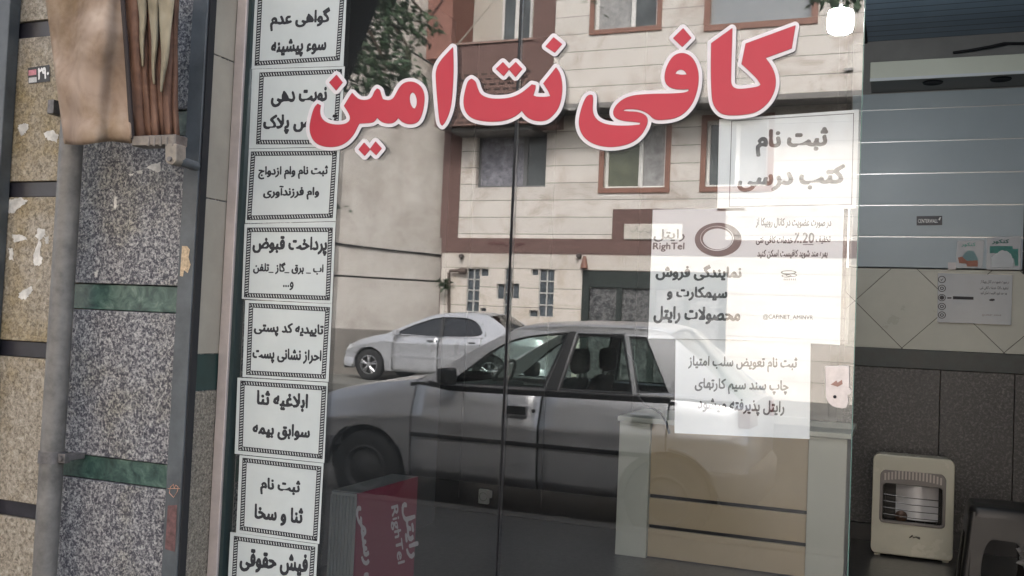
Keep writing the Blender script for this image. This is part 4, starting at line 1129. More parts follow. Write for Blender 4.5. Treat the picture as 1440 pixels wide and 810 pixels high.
px_rect(b, [(1390.5, 421.5), (1394, 420), (1398, 420.2), (1399.5, 422), (1396, 423.6), (1392, 423.2)], YW-0.0014); b.build('emblem', ink, o)
letter('@CAFINET_AMINVR', (1381, 1408, 442, 445), pj0(YW-0.0014), ink_grey, o, slope=0.02, bold=0.0)

# ================================================================== THE STREET BEHIND THE CAMERA (seen mirrored in the glass)
YU, YLo = 16.55, 17.35
bld = thing('apartment_building', (-5, -YLo, 0), 'cream stone apartment building with brown brick trim and overhanging upper floors, across the street', 'building')
stone = lined('cream_stone', (0.68, 0.64, 0.595), 0.372, line=(0.20, 0.18, 0.16), lw=0.016, stain=(0.46, 0.38, 0.33), rough=0.5, phase=0.12)
brk = brickmat('brown_brick', (0.155, 0.092, 0.082), (0.185, 0.11, 0.098), (0.15, 0.10, 0.09), 0.22, 0.075, 0.008)
brk_hole = brickmat('pierced_brick', (0.05, 0.032, 0.03), (0.07, 0.045, 0.04), (0.185, 0.115, 0.10), 0.21, 0.115, 0.036)
brk_red = brickmat('red_brick', (0.25, 0.115, 0.09), (0.29, 0.14, 0.11), (0.24, 0.135, 0.11), 0.22, 0.07, 0.006)
brown_fr = mat('brown_stone_frame', (0.27, 0.135, 0.10), 0.5, var=0.15, vscale=6)
def XZ(px, py, Y): p = P(px, py, Y); return p[0], p[2]
def holed(x0, x1, z0, z1, holes, y, depth, name, m, parent, rv_m=None):
    xs = sorted({x0, x1, *[h[0] for h in holes], *[h[1] for h in holes]}); zs_ = sorted({z0, z1, *[h[2] for h in holes], *[h[3] for h in holes]})
    b = MB()
    for i in range(len(xs)-1):
        for k in range(len(zs_)-1):
            cx, cz = (xs[i]+xs[i+1])/2, (zs_[k]+zs_[k+1])/2
            if any(h[0] < cx < h[1] and h[2] < cz < h[3] for h in holes): continue
            b.face([(xs[i], y, zs_[k]), (xs[i+1], y, zs_[k]), (xs[i+1], y, zs_[k+1]), (xs[i], y, zs_[k+1])])
    for h in holes:
        b.face([(h[0], y, h[2]), (h[1], y, h[2]), (h[1], y-depth, h[2]), (h[0], y-depth, h[2])]); b.face([(h[0], y, h[3]), (h[1], y, h[3]), (h[1], y-depth, h[3]), (h[0], y-depth, h[3])])
        b.face([(h[0], y, h[2]), (h[0], y, h[3]), (h[0], y-depth, h[3]), (h[0], y-depth, h[2])]); b.face([(h[1], y, h[2]), (h[1], y, h[3]), (h[1], y-depth, h[3]), (h[1], y-depth, h[2])])
    return b.build(name, m, parent)
# measured openings (x0, x1, z0, z1)
def op(px0, px1, py0, py1, Y):
    xa_, za = XZ(px0, (py0+py1)/2, Y)[0], None; xb_ = XZ(px1, (py0+py1)/2, Y)[0]
    c = (px0+px1)/2
    return [xa_, xb_, XZ(c, py1, Y)[1], XZ(c, py0, Y)[1]]
H1 = op(837, 925, -40, 39, YU); H1[3] = H1[2]+1.35
H2 = op(1000, 1142, -40, 30, YU); H2[3] = H2[2]+1.35
upz = XZ(780, 151, YU)[1]
xU0 = XZ(778, 100, YU)[0]
holed(xU0, 9, upz, 12.5, [tuple(H1), tuple(H2)], -YU, 0.24, 'upper_wall', stone, bld)
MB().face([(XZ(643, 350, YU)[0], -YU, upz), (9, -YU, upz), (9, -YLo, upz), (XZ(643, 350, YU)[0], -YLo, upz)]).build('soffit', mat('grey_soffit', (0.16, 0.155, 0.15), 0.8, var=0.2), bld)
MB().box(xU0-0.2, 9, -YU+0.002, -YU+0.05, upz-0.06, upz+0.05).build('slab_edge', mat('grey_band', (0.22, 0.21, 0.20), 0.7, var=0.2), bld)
L1 = op(670, 768, 186, 263, YLo); L2 = op(850, 936, 172, 264, YLo); L3 = op(993, 1080, 168, 262, YLo)
xL0, xL1 = XZ(643, 350, YLo)[0], 9
zG = XZ(780, 357, YLo)[1]; zB0 = XZ(780, 335.5, YLo)[1]
holed(xL0, xL1, zB0, upz, [tuple(L1), tuple(L2), tuple(L3)], -YLo, 0.24, 'lower_wall', stone, bld)
# brick band, corner strip and porch block
MB().box(XZ(622, 345, YLo)[0], xL1, -YLo-0.1, -YLo+0.015, zG, zB0).build('brick_band', brk, bld)
MB().box(XZ(622, 260, YLo)[0], xL0, -YLo-0.1, -YLo+0.012, zB0+0.002, upz).build('brick_corner', brk, bld)
pb = [XZ(861, 320, YLo)[0], XZ(1020, 320, YLo)[0], zB0+0.002, XZ(890, 294, YLo)[1]]
MB().box(pb[0], pb[1], -YLo-0.05, -YLo+0.02, pb[2], pb[3]).build('brick_porch', brk, bld)
a0, a1, a2, a3 = op(878, 960, 315, 337, YLo)
pq = MB().box(a0, a1, -YLo+0.022, -YLo+0.05, a2, a3).build('name_plaque', mat('pale_plaque', (0.62, 0.58, 0.52), 0.5, var=0.15, vscale=5), bld, bevel=0.008)
rq = random.Random(8); b = MB()
for k in range(5):
    x = a0+0.15+k*0.16; z = a2+0.2+rq.uniform(-0.03, 0.03)
    b.tube([(x, -YLo+0.052, z), (x+0.05, -YLo+0.052, z-0.04), (x+0.10, -YLo+0.052, z), (x+0.14, -YLo+0.052, z+0.05+rq.uniform(-0.05, 0.03))], 0.007, 4)
b.build('faint_script', mat('grey_script', (0.25, 0.24, 0.23), 0.6), pq)
b = MB(); rq = random.Random(21)
for x0_, x1_ in ((686, 713), (725, 737)):
    x = x0_
    while x < x1_:
        z_ = 343+rq.uniform(-1.5, 1.5); b.tube([PM(x+rq.uniform(-1, 1), z_+rq.uniform(-3, 3), YLo-0.017), PM(x+2, z_+rq.uniform(-2, 2), YLo-0.017), PM(x+4, z_+rq.uniform(-2, 3), YLo-0.017)], 0.012, 4); x += 3
b.build('brush_marks', mat('maroon_brush', (0.09, 0.02, 0.025), 0.7), bld)
# ground floor wall with glass block windows and the door
def rel(l): return [[600+x/3.0 for x in r_[:2]]+[180+y/3.0 for y in r_[2:]] for r_ in l]
gb = [rel([(166, 222, 592, 775), (222, 260, 592, 625), (222, 250, 758, 775)]), rel([(325, 358, 590, 797), (295, 325, 657, 722), (358, 389, 655, 720)]), rel([(470, 535, 595, 797), (440, 470, 595, 622), (430, 470, 768, 797)])]
D0 = op(817, 1022, 382, 470, YLo); D0[2] = 0.02
gh = [tuple(op(*r_, YLo)) for w_ in gb for r_ in w_]
ground_m = lined('ground_stone', (0.64, 0.59, 0.535), 0.42, line=(0.22, 0.19, 0.16), lw=0.014, stain=(0.49, 0.41, 0.33), rough=0.6, phase=0.05)
holed(XZ(622, 345, YLo)[0], xL1, 0.0, zG, gh+[tuple(D0)], -YLo, 0.12, 'ground_wall', ground_m, bld)
gb_pane = mat('glass_block', (0.10, 0.12, 0.14), 0.15, var=0.5, vscale=9)
for w_ in gb:
    b = MB(); f_ = MB()
    for r_ in w_:
        x0, x1, z0, z1 = op(*r_, YLo); b.box(x0+0.001, x1-0.001, -YLo-0.11, -YLo-0.08, z0, z1)
        nx, nz_ = max(1, round((x1-x0)/0.2)), max(1, round((z1-z0)/0.24))
        for k in range(nx+1): x = x0+(x1-x0)*k/nx; f_.box(x-0.014, x+0.014, -YLo-0.078, -YLo-0.045, z0, z1)
        for k in range(nz_+1): z = z0+(z1-z0)*k/nz_; f_.box(x0, x1, -YLo-0.0765, -YLo-0.046, z-0.014, z+0.014)
    o = b.build('glass_block_window', gb_pane, bld); f_.build('mortar_grid', mat('pale_mortar', (0.50, 0.49, 0.47), 0.6), o)
# front door
dm = mat('dark_green_metal', (0.045, 0.055, 0.052), 0.4, metal=0.3, var=0.2, vscale=5)
orn = granite('wrought_panel', [(0.35, (0.015, 0.017, 0.018)), (0.48, (0.08, 0.082, 0.085)), (0.6, (0.22, 0.22, 0.22)), (0.7, (0.05, 0.05, 0.05))], 11, rough=0.4)
dx0, dx1, dz1 = D0[0], D0[1], D0[3]
b = MB(); nl = 4; lw_ = (dx1-dx0-0.2)/nl
for (xa_, xb_, za, zb_) in ((dx0, dx0+0.16, 0.02, dz1), (dx1-0.16, dx1, 0.02, dz1), (dx0+0.16, dx1-0.16, dz1-0.36, dz1)): b.box(xa_+0.001, xb_-0.001, -YLo-0.11, -YLo-0.02, za, zb_)
for k in range(1, nl): b.box(dx0+0.1+k*lw_-0.06, dx0+0.1+k*lw_+0.06, -YLo-0.109, -YLo-0.021, 0.02, dz1-0.361)
dr = b.build('entrance_door', dm, bld, bevel=0.01)
for k in range(nl):
    MB().box(dx0+0.1+k*lw_+0.065, dx0+0.1+(k+1)*lw_-0.065, -YLo-0.105, -YLo-0.07, 0.05, dz1-0.37).build('ornate_panel', orn, dr)
b = MB(); b.box((dx0+dx1)/2+0.09, (dx0+dx1)/2+0.14, -YLo-0.02, -YLo+0.03, 1.0, 1.3); b.build('handle', mat('brass_handle', (0.5, 0.42, 0.25), 0.3, metal=0.9), dr)
# windows
curtain = mat('grey_curtain', (0.36, 0.36, 0.36), 0.8, var=0.35, vscale=7)
dkpane = mat('dim_window_pane', (0.10, 0.115, 0.12), 0.12, var=0.5, vscale=2.2, spec=0.7)
def window(H, y, surround, split, name='window', pane=None, cur=None, fr_m=None):
    x0, x1, z0, z1 = H; b = MB()
    fw = 0.055
    for (xa_, xb_, za, zb_) in ((x0, x0+fw, z0, z1), (x1-fw, x1, z0, z1), (x0+fw, x1-fw, z0, z0+fw), (x0+fw, x1-fw, z1-fw, z1)): b.box(xa_, xb_, y-0.19, y-0.13, za, zb_)
    for s in split: xm = x0+(x1-x0)*s; b.box(xm-0.045, xm+0.045, y-0.188, y-0.128, z0+fw, z1-fw)
    o = b.build(name, fr_m or white_paint, bld, bevel=0.006)
    MB().box(x0+fw*0.5, x1-fw*0.5, y-0.175, y-0.165, z0+fw*0.5, z1-fw*0.5).build('pane', pane or dkpane, o)
    if cur:
        for (s0, s1) in cur:
            MB().box(x0+(x1-x0)*s0, x0+(x1-x0)*s1, y-0.1645, y-0.160, z0+fw, z1-fw).build('curtain', curtain, o)
    if surround:
        s = surround; b = MB()
        for (xa_, xb_, za, zb_) in ((x0-s, x0, z0-s, z1+s), (x1, x1+s, z0-s, z1+s), (x0, x1, z0-s, z0), (x0, x1, z1, z1+s)): b.box(xa_, xb_, y-0.02, y+0.03, za, zb_)
        b.build('stone_surround', brown_fr, o)
    return o
window(H1, -YU, 0.10, (0.6,), cur=[(0.04, 0.55)])
window(H2, -YU, 0.12, (), pane=mat('grey_pane', (0.30, 0.32, 0.34), 0.3, var=0.1), fr_m=mat('grey_frame', (0.33, 0.34, 0.35), 0.4))
window(L2, -YLo, 0.11, (0.58,), cur=[(0.62, 0.97)], pane=mat('olive_pane', (0.12, 0.13, 0.085), 0.15, var=0.4, vscale=2.5, spec=0.7))
window(L3, -YLo, 0.11, (0.5,), cur=[(0.5, 0.95)])
lace = mat('lace_curtain', (0.26, 0.26, 0.30), 0.8, var=0.55, vscale=9)
o = window(L1, -YLo, 0, (0.68,), fr_m=mat('dim_frame', (0.15, 0.15, 0.155), 0.5), pane=mat('slate_pane', (0.10, 0.11, 0.115), 0.2, var=0.2))
MB().box(L1[0]+0.05, L1[0]+(L1[1]-L1[0])*0.66, -YLo-0.1645, -YLo-0.158, L1[2]+0.06, L1[3]-0.06).build('lace_curtain', lace, o)
# balcony bay at the left of the upper floors
bx0, bx1 = XZ(601, 30, YU)[0], xU0-0.002
p0, p1, p2 = XZ(643, 59, YU)[0], XZ(636, 20, YU)[0], XZ(750, 30, YU)[0]
zpt, zpb = XZ(710, 59, YU)[1], XZ(710, 174, YU)[1]
MB().box(bx0, p1, -YLo-0.3, -YU, zpt-0.25, 12.5).build('brick_pier', brk_red, bld)
MB().box(XZ(613, 120, YU)[0], p1, -YLo-0.3, -YU-0.004, zpb, zpt-0.252).build('brick_pier', brk, bld)
MB().box(p2, bx1, -YLo-0.3, -YU+0.004, zpb, 12.5).build('brick_pier', brk, bld)
MB().box(p1+0.001, p2-0.001, -YU-0.15, -YU-0.01, zpb+0.55, zpt).build('brick_parapet', brk, bld)
MB().box(p1+0.001, p2-0.001, -YU-0.14, -YU-0.002, zpb, zpb+1.15).build('pierced_parapet', brk_hole, bld)
MB().box(p1-0.02, p2+0.02, -YU-0.18, -YU+0.03, zpt+0.001, zpt+0.05).build('coping', mat('coping_stone', (0.30, 0.20, 0.17), 0.6), bld)
bw = mat('balcony_plaster', (0.50, 0.46, 0.41), 0.7, var=0.08)
MB().box(bx0, bx1, -YLo-0.6, -YLo-0.35, zpb, 12.5).build('balcony_wall', bw, bld)
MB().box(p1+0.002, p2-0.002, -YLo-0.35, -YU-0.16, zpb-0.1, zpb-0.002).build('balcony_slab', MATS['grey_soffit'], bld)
MB().box(p1+0.002, XZ(655, 30, YLo)[0], -YLo-0.34, -YLo-0.25, zpt-0.6, zpt+0.42).build('balcony_cabinet', white_paint, bld)
bwq = [XZ(706, 30, YLo+0.3)[0], XZ(748, 30, YLo+0.3)[0], zpt-0.1, zpt+1.5]
window(bwq, -YLo-0.17, 0, (0.5,), name='balcony_window')
# side return of the building
MB().box(XZ(622, 345, YLo)[0]-0.02, XZ(622, 345, YLo)[0]-0.002, -YLo-9, -YLo+0.0, 0, zpb).build('side_return', brk, bld)
MB().box(bx0, 9, -YLo-9, -YLo-0.65, 0, 12.5).build('core', bw, bld)
# wall fittings
for (px, py) in ((650, 360.5), (815, 360)):
    c = PM(px, py, YLo); b = MB(); b.lathe([(0.0, 0.12), (0.045, 0.11), (0.06, 0.05), (0.05, 0.0)], (c[0], -YLo, c[2]), n=14); b.build('wall_fitting', mat('dark_fitting', (0.09, 0.075, 0.07), 0.5), bld, smooth=True)
c = PM(823.5, 371, YLo); b = MB(); b.lathe([(0.0, 0.16), (0.03, 0.16), (0.055, 0.05), (0.085, -0.10), (0.05, -0.12), (0.0, -0.12)], (c[0], -YLo+0.10, c[2]), axis='z', n=14); b.tube([(c[0], -YLo, c[2]+0.12), (c[0], -YLo+0.1, c[2]+0.15)], 0.012, 6)
b.build('porch_lamp', mat('brown_lantern', (0.22, 0.10, 0.07), 0.4), bld, smooth=True)
for px, py in ((805, 154), (1194, 98)):
    c = PM(px, py-0.0, YU); b = MB(); b.box(c[0]-0.08, c[0]+0.08, -YU, -YU+0.06, c[2]-0.025, c[2]+0.025); b.build('vent_cap', mat('vent_grey', (0.38, 0.37, 0.36), 0.5), bld, bevel=0.006)

# tall rendered wall left of the building
wA, wB = PM(617, 396, 17.7), PM(440, 383, 15.7)
sw = thing('rendered_wall', ((wA[0]+wB[0])/2, (wA[1]+wB[1])/2, 0), 'tall bare rendered gable wall standing left of the cream apartment building', 'wall')
d_ = np.array([wB[0]-wA[0], wB[1]-wA[1]]); d_ /= np.linalg.norm(d_); n_ = np.array([-d_[1], d_[0]])
if n_[0] < 0: n_ = -n_
def wpt(s, z, o_=0.0): return (wA[0]+d_[0]*s+n_[0]*o_, wA[1]+d_[1]*s+n_[1]*o_, z)
render_m = granite('stained_render', [(0.28, (0.40, 0.365, 0.335)), (0.48, (0.52, 0.485, 0.45)), (0.72, (0.62, 0.585, 0.55))], 1.3, big=((0.70, 0.67, 0.64), 0.8, 0.46, 0.66, 0.9), rough=0.85)
zl = wA[2]
MB().hexa([wpt(-1, -0.1), wpt(9, -0.1), wpt(9, -0.1, -0.4), wpt(-1, -0.1, -0.4)], [wpt(-1, zl-0.02), wpt(9, zl-0.02), wpt(9, zl-0.02, -0.4), wpt(-1, zl-0.02, -0.4)]).build('lower_wall', render_m, sw)
MB().hexa([wpt(-1, zl+0.02, 0.03), wpt(9, zl+0.02, 0.03), wpt(9, zl+0.02, -0.4), wpt(-1, zl+0.02, -0.4)], [wpt(-1, 13, 0.03), wpt(9, 13, 0.03), wpt(9, 13, -0.4), wpt(-1, 13, -0.4)]).build('upper_wall', render_m, sw)
MB().hexa([wpt(-1, zl-0.019, -0.03), wpt(9, zl-0.019, -0.03), wpt(9, zl-0.019, -0.3), wpt(-1, zl-0.019, -0.3)], [wpt(-1, zl+0.019, -0.03), wpt(9, zl+0.019, -0.03), wpt(9, zl+0.019, -0.3), wpt(-1, zl+0.019, -0.3)]).build('ledge_joint', black_m, sw)
MB().hexa([wpt(-1, -0.1, 0.02), wpt(9, -0.1, 0.02), wpt(9, -0.1, -0.02), wpt(-1, -0.1, -0.02)], [wpt(-1, 1.0, 0.02), wpt(9, 1.0, 0.02), wpt(9, 1.0, -0.02), wpt(-1, 1.0, -0.02)]).build('damp_plinth', mat('damp_render', (0.24, 0.22, 0.20), 0.9, var=0.35, vscale=1.6), sw)
b = MB(); zc = PM(617, 359, 17.7)[2]
b.tube([wpt(s, zc+0.1*s-0.16*math.sin(math.pi*min(1, s/7.0)), 0.07) for s in np.linspace(-0.6, 8.5, 20)], 0.02, 6)
tag(b.build('slack_cable', black_m), 'thin black cable sagging along the rendered gable wall', 'cable')
# gas pipe and bracket at the corner of the apartment building
b = MB(); pz = [PM(x, y, YLo-0.1) for x, y in ((631, 452), (631, 384), (632, 381), (640, 380.5), (648, 380.5))]
b.tube(pz, 0.035, 8); b.tube([PM(646, 381, YLo-0.1), PM(655, 381, YLo-0.1)], 0.07, 10)
tag(b.build('gas_riser', mat('rusty_pipe', (0.13, 0.095, 0.08), 0.6, var=0.3, vscale=4), None, smooth=True), 'rusty bent gas pipe at the corner of the apartment building', 'pipe')
b = MB(); rq = random.Random(2)
for k in range(60):
    c = PM(624+rq.uniform(-8, 8), 401+rq.uniform(-6, 6), YLo-0.25); d = [rq.uniform(-0.12, 0.12) for _ in range(6)]
    b.face([c, c+np.array(d[:3]), c+np.array(d[3:])])
tag(b.build('wall_weed', mat('weed_leaf', (0.06, 0.09, 0.045), 0.7)), 'small green weed growing out of the wall corner left of the apartment building', 'plant')

# ------------------------------------------------------------------ cars
car_glass = glassmat('car_glass', (0.74, 0.84, 0.80), 0.06)
car_glass_dark = glassmat('dark_car_glass', (0.07, 0.08, 0.08), 0.10)
tyre_m = mat('tyre_rubber', (0.018, 0.018, 0.019), 0.8, bump=0.2, bscale=80)
trim_m = mat('black_trim', (0.025, 0.026, 0.028), 0.5)
rim_m = mat('wheel_alloy', (0.48, 0.48, 0.50), 0.3, metal=0.8)
cap_m = mat('wheel_cap', (0.045, 0.045, 0.047), 0.6, metal=0.0)
cloth_m = mat('seat_cloth', (0.025, 0.026, 0.030), 0.9)
lens_m = mat('lamp_lens', (0.55, 0.57, 0.58), 0.1, spec=0.8)
tail_m = mat('tail_lens', (0.14, 0.02, 0.02), 0.15, spec=0.8)
def interp(tab, x):
    xs = [t[0] for t in tab]; return float(np.interp(x, xs, [t[1] for t in tab]))
def make_car(name, loc, label, C):
    root = thing(name, (0, 0, 0), label, 'car')
    paint = C['paint']; xw = C['wheels']; rw = C['rw']; ra = rw+0.055; sill = C['sill']
    x_f, x_r = C['front'], C['rear']
    deck = lambda x: interp(C['deck'], x)
    def hw(x):
        s = (x-(x_f+x_r)/2)/((x_f-x_r)/2); return C['hw']*(1-0.10*abs(s)**4-0.03*s*s)
    def low(x):
        z = sill+max(0, (x-(x_f-0.5))*0.10)
        for w in xw:
            d = abs(x-w)
            if d < ra: z = max(z, rw+math.sqrt(ra*ra-d*d)*0.97)
        return z
    ins = C['belt_in']
    levels = [(0.00, -0.035), (0.10, -0.008), (0.28, 0.0), (0.50, 0.004), (C['crease']-0.03, 0.006), (C['crease'], 0.012), (C['crease']+0.035, 0.002), (0.84, -0.45*ins), (0.95, -0.75*ins), (1.0, -ins)]
    def ring_pts(x, sgn, off=0.0):
        z0, z1 = low(x), deck(x); out = []
        for t, dy in levels:
            z = sill+(z1-sill)*t
            z = max(z, z0+0.002*t)
            out.append((x, sgn*(hw(x)+dy+off), z))
        return out
    def stations(a, c):
        xs = set(np.linspace(a, c, max(3, int(abs(c-a)/0.10))))
        for w in xw:
            for k in range(33):
                q = w-ra+2*ra*k/32
                if min(a, c) < q < max(a, c): xs.add(q)
        return sorted(xs)
    gap = 0.006
    cuts = C['doors']                 # (front x, rear x) for each door
    def side_patch(a, c, sgn, nm, m, par, off=0.0, smooth=True):
        return MB().grid([ring_pts(x, sgn, off) for x in stations(a, c)]).build(nm, m, par, smooth=smooth, solid=0.006)
    # body: front part with bonnet, rear part with tail, roof
    b = MB()
    def closed_part(a, c):
        rows = []
        for x in stations(a, c):
            L_ = ring_pts(x, 1); Rr = ring_pts(x, -1)[::-1]
            zt_ = deck(x); mid = [(x, L_[-1][1]*(1-2*k/8.0), zt_+0.035*(1-(1-2*k/8.0)**2)) for k in range(1, 8)]
            rows.append(L_+mid+Rr)
        return rows
    fr = closed_part(cuts[0][0]+gap, x_f-0.02); b.grid(fr)
    # rounded nose and tail
    def cap(rows_end, dx, shrink):
        ctr = np.mean(np.array(rows_end), 0); r2 = [ctr+(np.array(p)-ctr)*np.array([1, shrink, shrink])+np.array([dx, 0, 0]) for p in rows_end]
        b.grid([rows_end, r2]); b.face(r2)
    cap(fr[-1], 0.03, 0.93)
    b.build('front_body', paint, root, smooth=True)
    b = MB()
    rr_ = closed_part(x_r+0.02, cuts[-1][1]-gap); b.grid(rr_)
    cap(rr_[0], -0.03, 0.95)
    b.build('rear_body', paint, root, smooth=True)
    # doors on both sides
    for sgn in (1, -1):
        for (a, c) in cuts:
            d = side_patch(a-gap, c+gap, sgn, 'door', paint, root)
            hx, hz = c+0.16, C['handle_z']
            y = sgn*(hw(hx)+0.006)
            h = MB().box(hx-0.085, hx+0.085, y-0.012, y+0.012, hz-C.get('hh', 0.042), hz+C.get('hh', 0.042)).build('handle_surround', paint, d, bevel=0.012)
            MB().box(hx-0.073, hx+0.073, y+sgn*0.0005, y+sgn*0.014, hz-C.get('hh', 0.042)*0.76, hz+C.get('hh', 0.042)*0.7).build('handle', trim_m, d, bevel=0.008)
        lx = cuts[0][1]+0.045; ly = sgn*(hw(lx)+0.004-C['belt_in']*0.35)
        MB().lathe([(0, sgn*0.014), (0.013, sgn*0.013), (0.016, -sgn*0.02)], (lx, ly, C['handle_z']), n=14).build('door_lock', trim_m, root, smooth=True)
        # moulding strip
        if C.get('mould'):
            z0, z1 = C['mould']; b = MB(); rows = []
            for x in np.linspace(cuts[0][0]+C['mf'], cuts[-1][1]-C['mr'], 24):
                y = hw(x)
                rows.append([(x, sgn*(y-0.01), z0), (x, sgn*(y+0.016), z0+0.006), (x, sgn*(y+0.018), z1-0.008), (x, sgn*(y-0.01), z1)])
            b.grid(rows); b.build('side_moulding', C.get('mould_m', trim_m), root, smooth=True)
    # inner lining (dark) that closes the seams
    rows = []
    for x in np.linspace(cuts[0][0]+0.05, cuts[-1][1]-0.05, 20):
        rows.append([(x, hw(x)-0.06, deck(x)-0.02), (x, hw(x)-0.05, sill+0.03), (x, -hw(x)+0.05, sill+0.03), (x, -hw(x)+0.06, deck(x)-0.02)])
    MB().grid(rows).build('lining', black_m, root)
    # underbody, wheel wells
    b = MB(); b.box(x_r+0.25, x_f-0.3, -C['hw']+0.16, C['hw']-0.16, sill-0.02, sill+0.10)
    for w in xw: b.box(w-ra+0.02, w+ra-0.02, -C['hw']+0.20, C['hw']-0.20, sill, rw+ra)
    b.build('underbody', black_m, root)
    # greenhouse side frames with window openings
    yb0, yt0 = -ins, -ins-C['tumble']
    zb_, zt_ = C['belt_z'], C['roof_z']
    def ys(x, z): 
        t = (z-zb_)/(zt_-zb_); return hw(min(max(x, -1.2), 0.8))+yb0*(1-t)+yt0*t
    outer = smooth_poly(C['green'], 2, 40)
    holes = [smooth_poly(h, 2, 55) for h in C['holes']]
    v, f = fill([outer]+holes)
    for sgn in (1, -1):
        b = MB().add([(x, sgn*ys(x, z), z) for x, z in v], f)
        sf = b.build('window_frame', paint, root, solid=0.03)
        for i, h in enumerate(holes):
            hv, hf = fill([h]); big = [(x, sgn*(ys(x, z)-0.008), z) for x, z in hv]
            MB().add(big, hf).build('side_glass', C['glass'], root)
            # black rubber round each pane
            ctr = h.mean(0); inn = ctr+(h-ctr)*(1-0.022/np.linalg.norm(h-ctr, axis=1))[:, None]; n = len(h)
            ring_ = [(x, sgn*(ys(x, z)+0.017), z) for x, z in ctr+(h-ctr)*1.004]+[(x, sgn*(ys(x, z)+0.010), z) for x, z in inn]
            MB().add(ring_, [(k, (k+1) % n, n+(k+1) % n, n+k) for k in range(n)]).build('window_rubber', trim_m, root)
        for pl in C.get('pillars', []):
            MB().face([(x, sgn*(ys(x, z)+0.018), z) for x, z in pl]).build('pillar_trim', trim_m, root)
        if C.get('bead'):
            b = MB(); rows = []
            for x in np.linspace(cuts[0][0]-0.1, cuts[-1][1]+0.0, 14):
                y = hw(x)-ins; z = deck(x); rows.append([(x, sgn*(y+0.02), z-0.025), (x, sgn*(y+0.024), z-0.004), (x, sgn*(y-0.005), z+0.004)])
            b.grid(rows); b.build('waist_strip', trim_m, root)
    # roof skin, screens
    roof = C['roofline']              # (x, z) from screen top to rear screen top
    rows = []
    for x, z in roof:
        y = ys(x, z)+0.012; rows.append([(x, y*(1-2*k/10.0), z-0.002+0.045*(1-(1-2*k/10.0)**2)) for k in range(11)])
    MB().grid(rows).build('roof', paint, root, smooth=True, solid=0.02)
    def screen(p0, p1, nm):
        rows = []
        for i in range(5):
            t = i/4.0; x, z = p0[0]+(p1[0]-p0[0])*t, p0[1]+(p1[1]-p0[1])*t; y = ys(x, z)-0.03; row = []
            for k in range(11):
                s = 1-2*k/10.0; row.append((x+(0.06*(1-s*s) if p1[0] < p0[0] else -0.06*(1-s*s)), y*s, z+0.04*(1-s*s)*t))
            rows.append(row)
        MB().grid(rows).build(nm, C['glass'], root, smooth=True)
    screen(C['screen'][0], C['screen'][1], 'windscreen'); screen(C['rscreen'][0], C['rscreen'][1], 'rear_screen')
    # seats, wheel, dashboard
    for sy_ in (0.36, -0.36):
        s = MB(); x0 = C['seat_x']
        s.hexa([(x0+0.05, sy_-0.24, sill+0.15), (x0+0.05, sy_+0.24, sill+0.15), (x0-0.08, sy_+0.24, sill+0.15), (x0-0.08, sy_-0.24, sill+0.15)], [(x0-0.16, sy_-0.20, zb_+0.10), (x0-0.16, sy_+0.20, zb_+0.10), (x0-0.26, sy_+0.20, zb_+0.10), (x0-0.26, sy_-0.20, zb_+0.10)])
        so_ = s.build('seat', cloth_m, root, bevel=0.05, seg=3)
        s = MB().box(x0-0.28, x0-0.18, sy_-0.13, sy_+0.13, zb_+0.125, zb_+0.31); s.build('headrest', cloth_m, so_, bevel=0.045, seg=3)
        s = MB(); s.tube([(x0-0.23, sy_-0.06, zb_+0.05), (x0-0.23, sy_-0.06, zb_+0.15)], 0.008, 6); s.tube([(x0-0.23, sy_+0.06, zb_+0.05), (x0-0.23, sy_+0.06, zb_+0.15)], 0.008, 6); s.build('headrest_post', rim_m, so_)
    MB().box(C['dash'][0], C['dash'][1], -C['hw']+0.13, C['hw']-0.13, zb_-0.30, zb_-0.01).build('dashboard', cloth_m, root, bevel=0.05)
    MB().box(C['seat_x']-1.05, C['seat_x']-0.90, -0.6, 0.6, zb_-0.45, zb_+0.06).build('rear_bench', cloth_m, root, bevel=0.05)
    b = MB(); c0 = np.array([C['dash'][1]-0.18, 0.36, zb_+0.0]); pts = []
    for k in range(25):
        a = 2*math.pi*k/24; pts.append(c0+np.array([-0.18*math.sin(a)*0.45, 0.18*math.cos(a), 0.18*math.sin(a)*0.9]))
    b.tube(pts, 0.014, 8); b.tube([c0+np.array([0, -0.17, 0]), c0+np.array([0, 0.17, 0])], 0.016, 6); b.build('steering_wheel', trim_m, root, smooth=True)
    # mirrors
    for sgn in (1, -1):
        mx, mz = C['mirror']; y = sgn*(hw(mx)-0.02)
        b = MB(); b.hexa([(mx+0.09, y, mz-0.06), (mx+0.09, y+sgn*0.16, mz-0.05), (mx+0.09, y+sgn*0.15, mz+0.05), (mx+0.09, y, mz+0.05)], [(mx-0.02, y+sgn*0.01, mz-0.075), (mx-0.02, y+sgn*0.19, mz-0.065), (mx-0.02, y+sgn*0.18, mz+0.06), (mx-0.02, y+sgn*0.01, mz+0.06)])
        b.build('mirror', C['mirror_m'], root, bevel=0.025, seg=3)
    # bumpers, lamps
    for xx, sg, nm in ((x_f, 1, 'front_bumper'), (x_r, -1, 'rear_bumper')):
        H_ = C['hw']; path = []
        for k in range(9):
            path.append((-1, xx-sg*(0.52-0.055*k)))
        rows = []
        side = [(hw(xx-sg*(0.50-0.06*k))+0.012, xx-sg*(0.50-0.06*k)) for k in range(8)]
        yl, xl_ = side[-1]
        corner = [(yl-0.02, xx-sg*0.01), (yl-0.07, xx+sg*0.03), (yl-0.20, xx+sg*0.045), (0.25, xx+sg*0.055)]
        half_ = side+corner
        full = [(y, x) for y, x in half_]+[(-y, x) for y, x in half_[::-1]]
